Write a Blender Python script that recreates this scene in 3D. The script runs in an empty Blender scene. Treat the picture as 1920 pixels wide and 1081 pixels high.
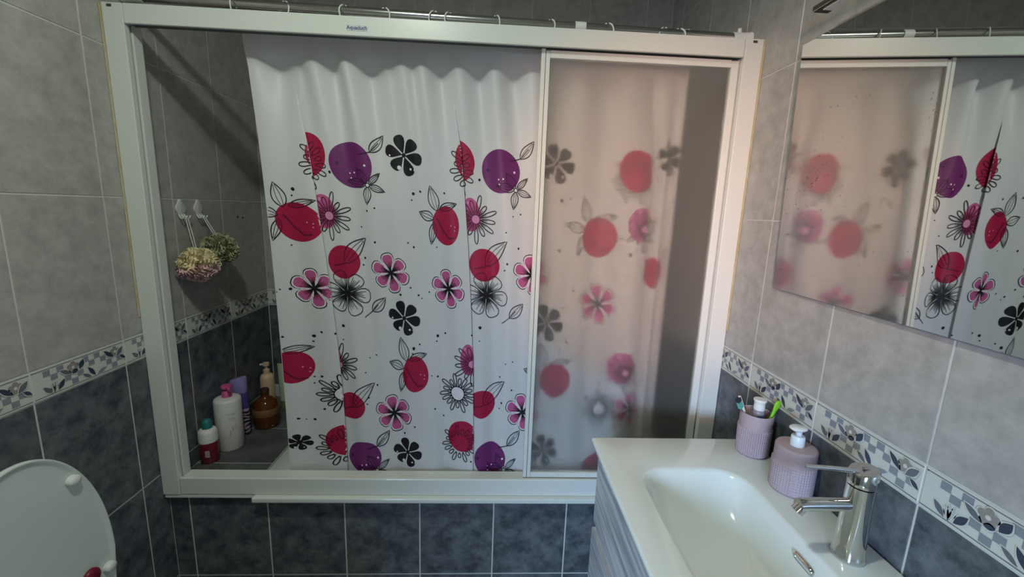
import bpy, bmesh, math, random
from mathutils import Vector, Matrix
R = random.Random(7)
PI = math.pi
scn = bpy.context.scene
col = scn.collection

# ------------------------------------------------------------------ camera
W, D = 1.794, 1.2693
CAM = Vector((1.0438, 0.0, 1.46))
yaw, pitch, roll, FPX = -0.0488, 0.1834, 0.0362, 793.1
fw = Vector((-math.sin(yaw) * math.cos(pitch), math.cos(yaw) * math.cos(pitch), -math.sin(pitch)))
rt0 = Vector((math.cos(yaw), math.sin(yaw), 0)); up0 = rt0.cross(fw)
rt = rt0 * math.cos(roll) + up0 * math.sin(roll)
up = -rt0 * math.sin(roll) + up0 * math.cos(roll)
cam = bpy.data.cameras.new('camera'); camo = bpy.data.objects.new('camera', cam); col.objects.link(camo)
cam.sensor_fit = 'HORIZONTAL'; cam.sensor_width = 36.0; cam.lens = FPX / 1920 * 36.0
cam.clip_start = 0.02
m = Matrix((rt, up, -fw)).transposed().to_4x4(); m.translation = CAM
camo.matrix_world = m
scn.camera = camo

# ------------------------------------------------------------------ light
scn.view_settings.view_transform = 'Standard'
scn.view_settings.look = 'None'
scn.view_settings.gamma = 1.0
scn.view_settings.use_curve_mapping = False
scn.view_settings.exposure = 0.0
scn.cycles.use_denoising = True
scn.cycles.max_bounces = 14
scn.cycles.transmission_bounces = 12
scn.cycles.transparent_max_bounces = 12
scn.cycles.sample_clamp_indirect = 6.0

def srgb(r, g, b):
    f = lambda c: c / 12.92 if c <= 0.04045 else ((c + 0.055) / 1.055) ** 2.4
    return (f(r / 255), f(g / 255), f(b / 255))

wd = bpy.data.worlds.new('world'); scn.world = wd; wd.use_nodes = True
wd.node_tree.nodes['Background'].inputs[0].default_value = (0.62, 0.72, 0.9, 1)
wd.node_tree.nodes['Background'].inputs[1].default_value = 0.25

def light(name, kind, loc, target, energy, color, **kw):
    l = bpy.data.lights.new(name, kind); o = bpy.data.objects.new(name, l); col.objects.link(o)
    l.energy = energy; l.color = color
    for k, v in kw.items(): setattr(l, k, v)
    o.location = loc
    d = Vector(target) - Vector(loc)
    o.rotation_euler = d.to_track_quat('-Z', 'Y').to_euler()
    return o
# ceiling lamp of the bathroom (its glass shade is built below)
light('ceiling_lamp_light', 'AREA', (0.70, 0.40, 2.405), (0.70, 0.45, 0.0), 8.8, (0.90, 1.0, 0.88), shape='DISK', size=0.12)
# added cool area light, standing in for daylight low through the unseen doorway
light('cool_daylight_fill', 'AREA', (-0.25, -2.90, 1.25), (1.85, 1.05, 0.45), 11.5, (0.44, 0.66, 1.0), shape='RECTANGLE', size=0.7, size_y=0.9, spread=math.radians(46))
# added warm spot without a fixture, aimed at the right jamb and sliding door
light('warm_fill_spot', 'SPOT', (0.35, -1.80, 1.80), (1.62, 1.30, 1.46), 285, (1.0, 0.49, 0.24), spot_size=math.radians(24), spot_blend=1.0, shadow_soft_size=0.12)

# ------------------------------------------------------------------ materials
MATS = {}
def mat(name, color, rough=0.5, metal=0.0, coat=0.0, noise=None, bump=None, spec=None, trans=0.0, ior=1.45, emit=None, sss=None):
    """noise=(scale, second colour, contrast low, contrast high); bump=(scale, strength)"""
    m = bpy.data.materials.new(name); m.use_nodes = True
    nt = m.node_tree; b = nt.nodes['Principled BSDF']
    c = srgb(*color)
    b.inputs['Base Color'].default_value = (*c, 1)
    b.inputs['Roughness'].default_value = rough; b.inputs['Metallic'].default_value = metal
    b.inputs['Coat Weight'].default_value = coat; b.inputs['IOR'].default_value = ior
    b.inputs['Transmission Weight'].default_value = trans
    if spec is not None: b.inputs['Specular IOR Level'].default_value = spec
    if emit: b.inputs['Emission Color'].default_value = (*srgb(*emit[0]), 1); b.inputs['Emission Strength'].default_value = emit[1]
    if noise or bump:
        tc = nt.nodes.new('ShaderNodeTexCoord'); oi = nt.nodes.new('ShaderNodeObjectInfo')
        vm = nt.nodes.new('ShaderNodeVectorMath'); vm.operation = 'MULTIPLY_ADD'
        comb = nt.nodes.new('ShaderNodeCombineXYZ')
        for k in range(3): nt.links.new(oi.outputs['Random'], comb.inputs[k])
        vm.inputs[1].default_value = (37, 53, 71)
        nt.links.new(comb.outputs[0], vm.inputs[0]); nt.links.new(tc.outputs['Object'], vm.inputs[2])
    if noise:
        sc, c2, lo, hi = noise
        n1 = nt.nodes.new('ShaderNodeTexNoise'); n1.inputs['Scale'].default_value = sc; n1.inputs['Detail'].default_value = 7; n1.inputs['Roughness'].default_value = 0.68
        nt.links.new(vm.outputs[0], n1.inputs['Vector'])
        mr = nt.nodes.new('ShaderNodeMapRange'); mr.inputs['From Min'].default_value = lo; mr.inputs['From Max'].default_value = hi
        nt.links.new(n1.outputs['Fac'], mr.inputs['Value'])
        mx = nt.nodes.new('ShaderNodeMix'); mx.data_type = 'RGBA'
        mx.inputs['A'].default_value = (*c, 1); mx.inputs['B'].default_value = (*srgb(*c2), 1)
        nt.links.new(mr.outputs['Result'], mx.inputs['Factor']); nt.links.new(mx.outputs['Result'], b.inputs['Base Color'])
    if bump:
        n2 = nt.nodes.new('ShaderNodeTexNoise'); n2.inputs['Scale'].default_value = bump[0]; n2.inputs['Detail'].default_value = 4
        nt.links.new(vm.outputs[0], n2.inputs['Vector'])
        bp = nt.nodes.new('ShaderNodeBump'); bp.inputs['Strength'].default_value = bump[1]; bp.inputs['Distance'].default_value = 0.002
        nt.links.new(n2.outputs['Fac'], bp.inputs['Height']); nt.links.new(bp.outputs['Normal'], b.inputs['Normal'])
    MATS[name] = m
    return m

mat('light_tile', (182, 178, 173), 0.32, noise=(24, (160, 157, 152), 0.36, 0.64), bump=(70, 0.10))
mat('dark_tile', (110, 114, 119), 0.30, noise=(18, (64, 70, 77), 0.36, 0.62), bump=(50, 0.12))
mat('shelf_tile', (104, 104, 104), 0.32, noise=(9, (76, 78, 80), 0.36, 0.66), bump=(30, 0.10))
mat('grout', (206, 206, 200), 0.85)
mat('border_white', (206, 206, 198), 0.28)
mat('border_grey', (136, 140, 148), 0.28)
mat('border_dark', (60, 64, 84), 0.22)
mat('border_leaf', (104, 106, 116), 0.22)
mat('border_flower', (146, 140, 134), 0.25)
mat('border_pale', (186, 186, 184), 0.2)
mat('border_line', (120, 120, 118), 0.4)
mat('plaster', (226, 228, 220), 0.9)
mat('floor_tile', (184, 182, 176), 0.4, noise=(8, (160, 158, 152), 0.35, 0.65))
mat('white_metal', (218, 220, 214), 0.32, coat=0.2)
mat('track_grey', (120, 122, 118), 0.4)
mat('sealant', (196, 188, 160), 0.6, noise=(22, (186, 164, 118), 0.38, 0.62))
mat('screw_dark', (70, 64, 56), 0.5)
mat('chrome', (214, 214, 212), 0.10, 1.0)
mat('brushed_chrome', (188, 186, 182), 0.18, 1.0)
mat('white_plastic', (226, 228, 224), 0.35)
mat('clear_plastic', (232, 234, 230), 0.3, trans=0.15)
mat('ceramic', (228, 232, 228), 0.12, coat=0.5)
mat('toilet_white', (214, 220, 216), 0.22, coat=0.2)
mat('mirror_glass', (222, 224, 222), 0.012, 1.0)
mat('mirror_edge', (120, 118, 120), 0.3, 0.3)
mat('lamp_dark', (40, 40, 40), 0.25, 0.6)
mat('grey_wood', (186, 186, 192), 0.5)
mat('gap_dark', (40, 42, 46), 0.8)
mat('mauve', (174, 154, 160), 0.62, bump=(260, 0.3))
mat('soap_white', (226, 232, 236), 0.3)
mat('green_plastic', (128, 200, 40), 0.35)
mat('teal', (40, 120, 116), 0.4)
mat('bristle_teal', (96, 170, 160), 0.7)
mat('bristle_dark', (36, 48, 60), 0.7)
mat('dark_red', (120, 24, 44), 0.4)
mat('grey_tube', (140, 136, 146), 0.35)
mat('blue_print', (70, 96, 170), 0.4)
mat('pink_pump', (214, 92, 150), 0.35)
mat('bottle_white', (226, 222, 220), 0.35)
mat('bottle_ink', (110, 96, 104), 0.6)
mat('bottle_red', (150, 48, 62), 0.2, trans=0.35)
mat('bottle_lilac', (150, 140, 200), 0.35)
mat('label_purple', (84, 66, 140), 0.4)
mat('stripe_black', (30, 28, 34), 0.5)
mat('bottle_pinkish', (186, 160, 186), 0.4)
mat('amber_glass', (110, 62, 30), 0.12, trans=0.35)
mat('amber_label', (120, 84, 56), 0.5)
mat('brown_cap', (66, 44, 34), 0.35)
mat('cream_bottle', (222, 190, 160), 0.4)
mat('pale_green', (190, 200, 172), 0.4)
mat('olive', (120, 122, 76), 0.45)
mat('pouf_yellow', (240, 226, 184), 0.85)
mat('pouf_pink', (228, 188, 190), 0.85)
mat('pouf_green', (184, 182, 146), 0.85)
mat('cord_white', (220, 218, 210), 0.8)
mat('hole_dark', (36, 32, 30), 0.9)
mat('logo_blue', (58, 66, 120), 0.5)
mat('logo_strip', (196, 202, 206), 0.5)
mat('lamp_glass', (240, 244, 236), 0.5, emit=((246, 255, 240), 17.0))
mat('drop', (240, 244, 244), 0.02, trans=1.0, ior=1.33)

# slotted wood grain for the vanity
def wood():
    m = MATS['grey_wood']; nt = m.node_tree; b = nt.nodes['Principled BSDF']
    tc = nt.nodes.new('ShaderNodeTexCoord'); mp = nt.nodes.new('ShaderNodeMapping'); mp.inputs['Scale'].default_value = (60, 3.5, 60)
    n = nt.nodes.new('ShaderNodeTexNoise'); n.inputs['Scale'].default_value = 1.0; n.inputs['Detail'].default_value = 6
    rp = nt.nodes.new('ShaderNodeValToRGB')
    rp.color_ramp.elements[0].position = 0.36; rp.color_ramp.elements[0].color = (*srgb(150, 152, 160), 1)
    rp.color_ramp.elements[1].position = 0.62; rp.color_ramp.elements[1].color = (*srgb(206, 206, 208), 1)
    nt.links.new(tc.outputs['Object'], mp.inputs[0]); nt.links.new(mp.outputs[0], n.inputs['Vector'])
    nt.links.new(n.outputs['Fac'], rp.inputs[0]); nt.links.new(rp.outputs[0], b.inputs['Base Color'])
wood()

def fabric(name, color, tr=0.28):
    m = bpy.data.materials.new(name); m.use_nodes = True; nt = m.node_tree; nt.nodes.remove(nt.nodes['Principled BSDF'])
    out = nt.nodes['Material Output']; c = (*srgb(*color), 1)
    d = nt.nodes.new('ShaderNodeBsdfDiffuse'); t = nt.nodes.new('ShaderNodeBsdfTranslucent'); g = nt.nodes.new('ShaderNodeBsdfGlossy')
    d.inputs[0].default_value = c; t.inputs[0].default_value = c; g.inputs['Roughness'].default_value = 0.45
    m1 = nt.nodes.new('ShaderNodeMixShader'); m1.inputs[0].default_value = tr
    m2 = nt.nodes.new('ShaderNodeMixShader'); m2.inputs[0].default_value = 0.03
    nt.links.new(d.outputs[0], m1.inputs[1]); nt.links.new(t.outputs[0], m1.inputs[2])
    nt.links.new(m1.outputs[0], m2.inputs[1]); nt.links.new(g.outputs[0], m2.inputs[2]); nt.links.new(m2.outputs[0], out.inputs[0])
    MATS[name] = m
fabric('cloth', (232, 230, 232), 0.22)
for nm, c in dict(print_crimson=(170, 26, 68), print_purple=(112, 44, 106), print_pink=(192, 92, 142), print_black=(26, 24, 28),
                  print_wine=(100, 20, 54), print_white=(236, 228, 234), print_plum=(72, 26, 74), print_rose=(220, 140, 184)).items():
    fabric(nm, c, 0.05)

def frosted():
    m = bpy.data.materials.new('frosted_glass'); m.use_nodes = True; nt = m.node_tree; nt.nodes.remove(nt.nodes['Principled BSDF'])
    out = nt.nodes['Material Output']
    g = nt.nodes.new('ShaderNodeBsdfGlass'); g.inputs['Roughness'].default_value = 0.31; g.inputs['IOR'].default_value = 1.35; g.inputs['Color'].default_value = (0.99, 0.985, 0.97, 1)
    t = nt.nodes.new('ShaderNodeBsdfTransparent'); t.inputs[0].default_value = (0.95, 0.94, 0.92, 1)
    mx = nt.nodes.new('ShaderNodeMixShader'); mx.inputs[0].default_value = 0.09
    nt.links.new(g.outputs[0], mx.inputs[1]); nt.links.new(t.outputs[0], mx.inputs[2])
    d = nt.nodes.new('ShaderNodeBsdfDiffuse'); d.inputs[0].default_value = (0.8, 0.8, 0.78, 1)
    m2 = nt.nodes.new('ShaderNodeMixShader'); m2.inputs[0].default_value = 0.05
    nt.links.new(mx.outputs[0], m2.inputs[1]); nt.links.new(d.outputs[0], m2.inputs[2]); nt.links.new(m2.outputs[0], out.inputs[0])
    MATS['frosted_glass'] = m
frosted()

# ------------------------------------------------------------------ builders
def tag(o, label=None, cat=None, group=None, kind=None):
    if label: o['label'] = label
    if cat: o['category'] = cat
    if group: o['group'] = group
    if kind: o['kind'] = kind
    return o
def empty(name, loc=(0, 0, 0), rz=0.0):
    o = bpy.data.objects.new(name, None); col.objects.link(o); o.location = loc; o.rotation_euler = (0, 0, rz); o.empty_display_size = 0.05
    return o
class MB:
    """collects faces; each face carries a material slot"""
    def __init__(s): s.v = []; s.f = []; s.m = []; s.sm = []; s.mats = []
    def slot(s, name):
        if name not in s.mats: s.mats.append(name)
        return s.mats.index(name)
    def add(s, vs, fs, mt, smooth=False):
        k = len(s.v); s.v += [tuple(v) for v in vs]; i = s.slot(mt)
        for f in fs: s.f.append(tuple(k + a for a in f)); s.m.append(i); s.sm.append(smooth)
    def box(s, a, b, mt, ch=0.0):
        x0, y0, z0 = a; x1, y1, z1 = b
        if ch <= 0:
            vs = [(x0, y0, z0), (x1, y0, z0), (x1, y1, z0), (x0, y1, z0), (x0, y0, z1), (x1, y0, z1), (x1, y1, z1), (x0, y1, z1)]
            s.add(vs, [(0, 3, 2, 1), (4, 5, 6, 7), (0, 1, 5, 4), (1, 2, 6, 5), (2, 3, 7, 6), (3, 0, 4, 7)], mt); return
        bm = bmesh.new(); bmesh.ops.create_cube(bm, size=1)
        for v in bm.verts: v.co = Vector(((x0 + x1) / 2 + v.co.x * (x1 - x0), (y0 + y1) / 2 + v.co.y * (y1 - y0), (z0 + z1) / 2 + v.co.z * (z1 - z0)))
        bmesh.ops.bevel(bm, geom=bm.edges[:], offset=ch, segments=2, affect='EDGES', profile=0.5)
        bm.verts.index_update()
        s.add([v.co[:] for v in bm.verts], [[v.index for v in f.verts] for f in bm.faces], mt); bm.free()
    def lathe(s, prof, mt, n=32, c=(0, 0, 0), sx=1.0, sy=1.0, rfun=None, closed=True, axis='z'):
        """prof: list of (r, z)"""
        vs = []; fs = []
        for j, (r, z) in enumerate(prof):
            for i in range(n):
                a = 2 * PI * i / n; rr = r + (rfun(a, z, j) if rfun else 0)
                p = (c[0] + rr * sx * math.cos(a), c[1] + rr * sy * math.sin(a), c[2] + z)
                if axis == 'x': p = (c[0] + z, c[1] + rr * sx * math.cos(a), c[2] + rr * sy * math.sin(a))
                vs.append(p)
        for j in range(len(prof) - 1):
            for i in range(n):
                a, b = j * n + i, j * n + (i + 1) % n
                fs.append((a, b, b + n, a + n))
        if closed:
            fs.append(tuple(range(n))[::-1]); fs.append(tuple((len(prof) - 1) * n + i for i in range(n)))
        s.add(vs, fs, mt, True)
    def tube(s, pts, r, mt, n=10, caps=True):
        pts = [Vector(p) for p in pts]; vs = []; fs = []; prev = None
        rr = r if isinstance(r, (list, tuple)) else [r] * len(pts)
        for j, p in enumerate(pts):
            t = (pts[min(j + 1, len(pts) - 1)] - pts[max(j - 1, 0)]).normalized()
            if prev is None:
                a = Vector((0, 0, 1)) if abs(t.z) < 0.9 else Vector((1, 0, 0)); u = t.cross(a).normalized()
            else:
                u = (prev - t * prev.dot(t)).normalized()
            prev = u; w = t.cross(u)
            for i in range(n):
                g = 2 * PI * i / n; vs.append(p + (u * math.cos(g) + w * math.sin(g)) * rr[j])
        for j in range(len(pts) - 1):
            for i in range(n):
                a, b = j * n + i, j * n + (i + 1) % n
                fs.append((a, b, b + n, a + n))
        if caps:
            fs.append(tuple(range(n))[::-1]); fs.append(tuple((len(pts) - 1) * n + i for i in range(n)))
        s.add(vs, fs, mt, True)
    def loft(s, rings, mt, smooth=True, cap0=False, cap1=False):
        n = len(rings[0]); vs = [p for r in rings for p in r]; fs = []
        for j in range(len(rings) - 1):
            for i in range(n):
                a, b = j * n + i, j * n + (i + 1) % n
                fs.append((a, b, b + n, a + n))
        if cap0: fs.append(tuple(range(n))[::-1])
        if cap1: fs.append(tuple((len(rings) - 1) * n + i for i in range(n)))
        s.add(vs, fs, mt, smooth)
    def ball(s, c, r, mt, n=14, sq=(1, 1, 1)):
        pr = []
        vs = []; fs = []
        for j in range(n // 2 + 1):
            t = PI * j / (n // 2)
            pr.append((max(1e-4, math.sin(t)), -math.cos(t)))
        for (a, z) in pr:
            for i in range(n):
                g = 2 * PI * i / n
                vs.append((c[0] + r * sq[0] * a * math.cos(g), c[1] + r * sq[1] * a * math.sin(g), c[2] + r * sq[2] * z))
        for j in range(len(pr) - 1):
            for i in range(n):
                a, b = j * n + i, j * n + (i + 1) % n
                fs.append((a, b, b + n, a + n))
        s.add(vs, fs, mt, True)
    def mesh(s, name):
        me = bpy.data.meshes.new(name); me.from_pydata(s.v, [], s.f)
        for k in s.mats: me.materials.append(MATS[k])
        me.polygons.foreach_set('material_index', s.m); me.polygons.foreach_set('use_smooth', s.sm)
        me.update(); return me
    def build(s, name, parent=None, loc=None, sharp=None):
        me = s.mesh(name)
        o = bpy.data.objects.new(name, me); col.objects.link(o)
        if parent: o.parent = parent
        if loc: o.location = loc
        if sharp: me.set_sharp_from_angle(angle=math.radians(sharp))
        return o
def one(name, fn, parent=None, sharp=None, loc=None):
    b = MB(); fn(b); return b.build(name, parent, loc, sharp)

# ------------------------------------------------------------------ tiles
tile_cache = {}
TH = 0.0013
def tile_mesh(w, h, mt, th=TH, ch=0.0009):
    key = (round(w, 4), round(h, 4), mt)
    if key in tile_cache: return tile_cache[key]
    b = MB(); a = w / 2; c = h / 2; i = ch
    vs = [(-a, -c, 0), (a, -c, 0), (a, c, 0), (-a, c, 0), (-a, -c, th - ch), (a, -c, th - ch), (a, c, th - ch), (-a, c, th - ch),
          (-a + i, -c + i, th), (a - i, -c + i, th), (a - i, c - i, th), (-a + i, c - i, th)]
    fs = [(8, 9, 10, 11)] + [(k, (k + 1) % 4, (k + 1) % 4 + 4, k + 4) for k in range(4)] + [(k + 4, (k + 1) % 4 + 4, (k + 1) % 4 + 8, k + 8) for k in range(4)]
    b.add(vs, fs, mt); tile_cache[key] = b.mesh('tile'); return tile_cache[key]
# the printed border tile: a checker of small squares, leaves and flowers
def border_print(L, H):
    b = MB(); e = 0.00035
    P = lambda a, c, k=0: ((a - 0.5) * L, (c - 0.5) * H, TH + e * (1 + k))
    def poly(pts, mt, k=0):
        b.add([P(*q, k) for q in pts], [tuple(range(len(pts)))], mt)
    asp = L / H
    cell = 0.0665
    for a, c in [(.138, .80), (.205, .61), (.27, .80), (.333, .39), (.40, .20), (.465, .40), (.535, .80), (.597, .61), (.664, .80), (.729, .61), (.797, .40), (.86, .20), (.927, .40)]:
        h = 0.100; w = cell * 0.5
        poly([(a - w, c - h), (a + w, c - h), (a + w, c + h), (a - w, c + h)], 'border_grey')
    def leaf(a0, c0, a1, c1, wd, mt, k=1, rim=True):
        # pointed oval between two points
        x0, y0, x1, y1 = a0 * asp, c0, a1 * asp, c1
        dx, dy = x1 - x0, y1 - y0; n = 9; l = math.hypot(dx, dy); nx, ny = -dy / l, dx / l
        def sh(w, g):
            pts = []
            for i in range(n + 1):
                t = i / n; q = -g + (1 + 2 * g) * t; s = math.sin(PI * t) * w
                pts.append(((x0 + dx * q + nx * s) / asp, y0 + dy * q + ny * s))
            for i in range(1, n):
                t = 1 - i / n; q = -g + (1 + 2 * g) * t; s = -math.sin(PI * t) * w
                pts.append(((x0 + dx * q + nx * s) / asp, y0 + dy * q + ny * s))
            return pts
        if rim: poly(sh(wd + 0.035, 0.08), 'border_white', k)
        poly(sh(wd, 0.0), mt, k + 1)
    def flower(a, c, r, mt):
        for rr, mm, k in ((r + 0.03, 'border_white', 2), (r, mt, 3)):
            pts = []
            for i in range(60):
                t = 2 * PI * i / 60; q = rr * (0.66 + 0.34 * abs(math.cos(2.5 * t)) ** 0.7)
                pts.append((a + q * math.cos(t + 0.3) / asp, c + q * math.sin(t + 0.3)))
            poly([(a, c)] and pts, mm, k)
        pts = [(a + 0.055 * math.cos(2 * PI * i / 10) / asp, c + 0.055 * math.sin(2 * PI * i / 10)) for i in range(10)]
        poly(pts, 'border_white', 4)
    leaf(.087, .38, .166, .10, .075, 'border_leaf'); leaf(.224, .11, .298, .42, .085, 'border_dark')
    for a0, c0 in ((.165, .42), (.19, .48), (.222, .46)): leaf(.19, .10, a0, c0, .045, 'border_pale', 1)
    leaf(.257, .74, .365, .50, .07, 'border_leaf', 3); leaf(.455, .55, .509, .86, .095, 'border_dark', 3); leaf(.375, .50, .44, .54, .055, 'border_dark', 3)
    flower(.392, .70, .215, 'border_flower')
    leaf(.478, .32, .574, .10, .06, 'border_leaf'); leaf(.545, .50, .622, .10, .075, 'border_dark'); leaf(.642, .10, .757, .26, .07, 'border_grey')
    leaf(.743, .86, .845, .52, .075, 'border_dark', 3); flower(.876, .70, .205, 'border_flower'); leaf(.888, .50, .978, .80, .09, 'border_leaf', 4); leaf(.925, .50, .998, .32, .06, 'border_dark', 4)
    # pencil lines along both long edges and the white sprig at the joint
    for c0, c1, mt in ((.925, .955, 'border_line'), (.955, 1.0, 'border_white'), (.045, .075, 'border_line'), (0.0, .045, 'border_white')):
        poly([(0.004, c0), (.996, c0), (.996, c1), (0.004, c1)], mt, 0)
    sw = [(.012, .95), (.03, .8), (.055, .66), (.085, .52), (.105, .42)]
    for (p, q) in zip(sw, sw[1:]): poly([(p[0] - .006, p[1]), (q[0] - .006, q[1]), (q[0] + .006, q[1]), (p[0] + .006, p[1])], 'border_white', 0)
    return b
PITCH = 0.2482
bprint = border_print(PITCH - 0.003, 0.0722).mesh('tile_print')
def put_tile(wall, M, u0, u1, v0, v1, mt, gap=0.003, name='tile', pr=False):
    """u along the wall, v up; M maps (u, v, normal) to the world"""
    if u1 - u0 < 0.012 or v1 - v0 < 0.012: return
    me = tile_mesh(u1 - u0 - gap, v1 - v0 - gap, mt)
    o = bpy.data.objects.new(name, me); col.objects.link(o); o.parent = wall
    o.matrix_basis = M @ Matrix.Translation(((u0 + u1) / 2, (v0 + v1) / 2, 0))
    if pr and u1 - u0 > PITCH * 0.3:
        p = bpy.data.objects.new('tile_print', bprint); col.objects.link(p); p.parent = o; p.scale = ((u1 - u0 - gap) / (PITCH - 0.003), 1, 1)
    return o
Zbt, Zbb = 1.0574, 0.9822
ROWS = [(0.0, 0.1895, 'dark_tile'), (0.1895, 0.586, 'dark_tile'), (0.586, Zbb, 'dark_tile'), (Zbb, Zbt, 'border_white'),
        (Zbt, 1.4565, 'light_tile'), (1.4565, 1.852, 'light_tile'), (1.852, 2.25, 'light_tile'), (2.25, 2.52, 'light_tile')]
def wallmat(X, Y, N, o):
    M = Matrix((X, Y, N)).transposed().to_4x4(); M.translation = Vector(o); return M
def backing(name, a, b, mt='grout'):
    o = one(name, lambda q: q.box(a, b, mt)); return tag(o, kind='structure')

YB = 1.985            # face of the wall behind the bath
YR = -1.25            # wall behind the camera
wl = backing('wall_left', (-0.10, YR, 0), (-TH, YB + 0.1, 2.52))
ML = wallmat((0, 1, 0), (0, 0, 1), (1, 0, 0), (-TH, 0, 0))
ys = [0.9537 + PITCH * k for k in range(-5, 5)]; ys[-1] = YB
for (v0, v1, mt) in ROWS:
    for a, b in zip(ys, ys[1:]): put_tile(wl, ML, a, b, v0, v1, mt, 0.0044 if mt == 'dark_tile' else 0.0032, 'border_tile' if mt == 'border_white' else 'wall_tile', mt == 'border_white')
for (y, z) in ((1.8319, 1.388), (1.797, 1.393), (1.372, 1.392)):
    one('screw_hole', lambda q: q.lathe([(0.0001, 0), (0.0045, 0), (0.0045, 0.0012), (0.0001, 0.0012)], 'hole_dark', 10, (0.0, y, z), axis='x', closed=False), wl)

wr = backing('wall_right', (W + TH, YR, 0), (W + 0.10, YB + 0.1, 2.52))
MR = wallmat((0, -1, 0), (0, 0, 1), (-1, 0, 0), (W + TH, 0, 0))
yr = sorted([-(1.1206 + PITCH * k) for k in range(-5, 4)] + [-YB])
for (v0, v1, mt) in ROWS:
    for a, b in zip(yr, yr[1:]): put_tile(wr, MR, a, b, v0, v1, mt, 0.0044 if mt == 'dark_tile' else 0.0032, 'border_tile' if mt == 'border_white' else 'wall_tile', mt == 'border_white')

wb = backing('wall_back', (-TH, YB + TH, 0), (W + TH, YB + 0.10, 2.52))
MBk = wallmat((1, 0, 0), (0, 0, 1), (0, -1, 0), (0, YB + TH, 0))
xb = [0.0] + [1.6816 - PITCH * k for k in range(6, -1, -1)] + [W]
for (v0, v1, mt) in ROWS[2:]:
    for a, b in zip(xb, xb[1:]): put_tile(wb, MBk, a, b, v0, v1, mt, 0.0028, 'border_tile' if mt == 'border_white' else 'wall_tile', mt == 'border_white')

# the wall behind the camera, its unseen doorway added to let the lights in
def rear(q):
    q.box((-0.1, YR - 0.1, 0), (0.15, YR, 2.52), 'plaster'); q.box((0.95, YR - 0.1, 0), (W + 0.1, YR, 2.52), 'plaster'); q.box((0.15, YR - 0.1, 2.03), (0.95, YR, 2.52), 'plaster')
tag(one('wall_front', rear), kind='structure')
def doorframe(q):
    q.box((0.12, YR - 0.005, 0), (0.17, YR + 0.02, 2.06), 'white_metal', 0.003); q.box((0.93, YR - 0.005, 0), (0.98, YR + 0.02, 2.06), 'white_metal', 0.003); q.box((0.171, YR - 0.005, 2.01), (0.929, YR + 0.02, 2.06), 'white_metal', 0.003)
tag(one('door_1', doorframe), kind='structure')
tag(one('floor', lambda q: q.box((-0.1, -3.0, -0.05), (W + 0.1, YB + 0.1, 0.0), 'floor_tile')), kind='structure')
tag(one('ceiling', lambda q: q.box((-0.1, YR - 0.1, 2.52), (W + 0.1, YB + 0.1, 2.6), 'plaster')), kind='structure')

# tiled front of the bath
ap = backing('wall_apron', (0.0, 1.292 + TH, 0), (W, 1.328, 0.5))
MA = wallmat((1, 0, 0), (0, 0, 1), (0, -1, 0), (0, 1.292 + TH, 0))
xa = [0.0] + [0.0621 + 0.2523 * k for k in range(7)] + [W]
for (v0, v1) in ((0.0, 0.1895), (0.1895, 0.5)):
    for a, b in zip(xa, xa[1:]): put_tile(ap, MA, a, b, v0, v1, 'dark_tile', 0.0046, 'wall_tile')

# tiled ledge at the left end of the bath
ZS = 0.525
sh = backing('trim_1', (0.0, 1.33, 0.10), (0.266, YB, ZS - TH))
MS = wallmat((1, 0, 0), (0, 1, 0), (0, 0, 1), (0, 0, ZS - TH))
for a, b in ((1.331, 1.431), (1.431, 1.677), (1.677, YB)): put_tile(sh, MS, 0.0, 0.266, a, b, 'shelf_tile', 0.0032, 'ledge_tile')

# ------------------------------------------------------------------ bathtub
def rrect(cx, cy, hx, hy, r, z, nc=8, ns=6):
    pts = []
    cs = [(cx + hx - r, cy + hy - r, 0), (cx - hx + r, cy + hy - r, PI / 2), (cx - hx + r, cy - hy + r, PI), (cx + hx - r, cy - hy + r, 1.5 * PI)]
    for k, (x, y, a0) in enumerate(cs):
        arc = [(x + r * math.cos(a0 + PI / 2 * i / nc), y + r * math.sin(a0 + PI / 2 * i / nc), z) for i in range(nc + 1)]
        pts += arc
        nx, ny, na = cs[(k + 1) % 4]; q = (nx + r * math.cos(na), ny + r * math.sin(na), z); p = arc[-1]
        pts += [(p[0] + (q[0] - p[0]) * i / ns, p[1] + (q[1] - p[1]) * i / ns, z) for i in range(1, ns)]
    return pts
tub = empty('bathtub', (0, 0, 0)); tag(tub, 'white bathtub behind the printed shower curtain', 'bathtub')
def tubmesh(q):
    cx, cy, hx, hy = (0.269 + W - 0.003) / 2, (1.331 + YB - 0.003) / 2, (W - 0.003 - 0.269) / 2, (YB - 0.003 - 1.331) / 2
    rings = [rrect(cx, cy, hx, hy, 0.006, 0.12), rrect(cx, cy, hx, hy, 0.006, ZS - 0.004), rrect(cx, cy, hx - 0.004, hy - 0.004, 0.006, ZS),
             rrect(cx + 0.05, cy + 0.008, hx - 0.10, hy - 0.035, 0.10, ZS), rrect(cx + 0.05, cy + 0.008, hx - 0.108, hy - 0.043, 0.10, ZS - 0.012),
             rrect(cx + 0.04, cy, hx - 0.14, hy - 0.07, 0.12, 0.30), rrect(cx, cy, hx - 0.16, hy - 0.12, 0.12, 0.16), rrect(cx, cy, hx - 0.3, hy - 0.2, 0.1, 0.145)]
    q.loft(rings, 'ceramic', cap1=True)
one('tub_shell', tubmesh, tub, sharp=50)

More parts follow.
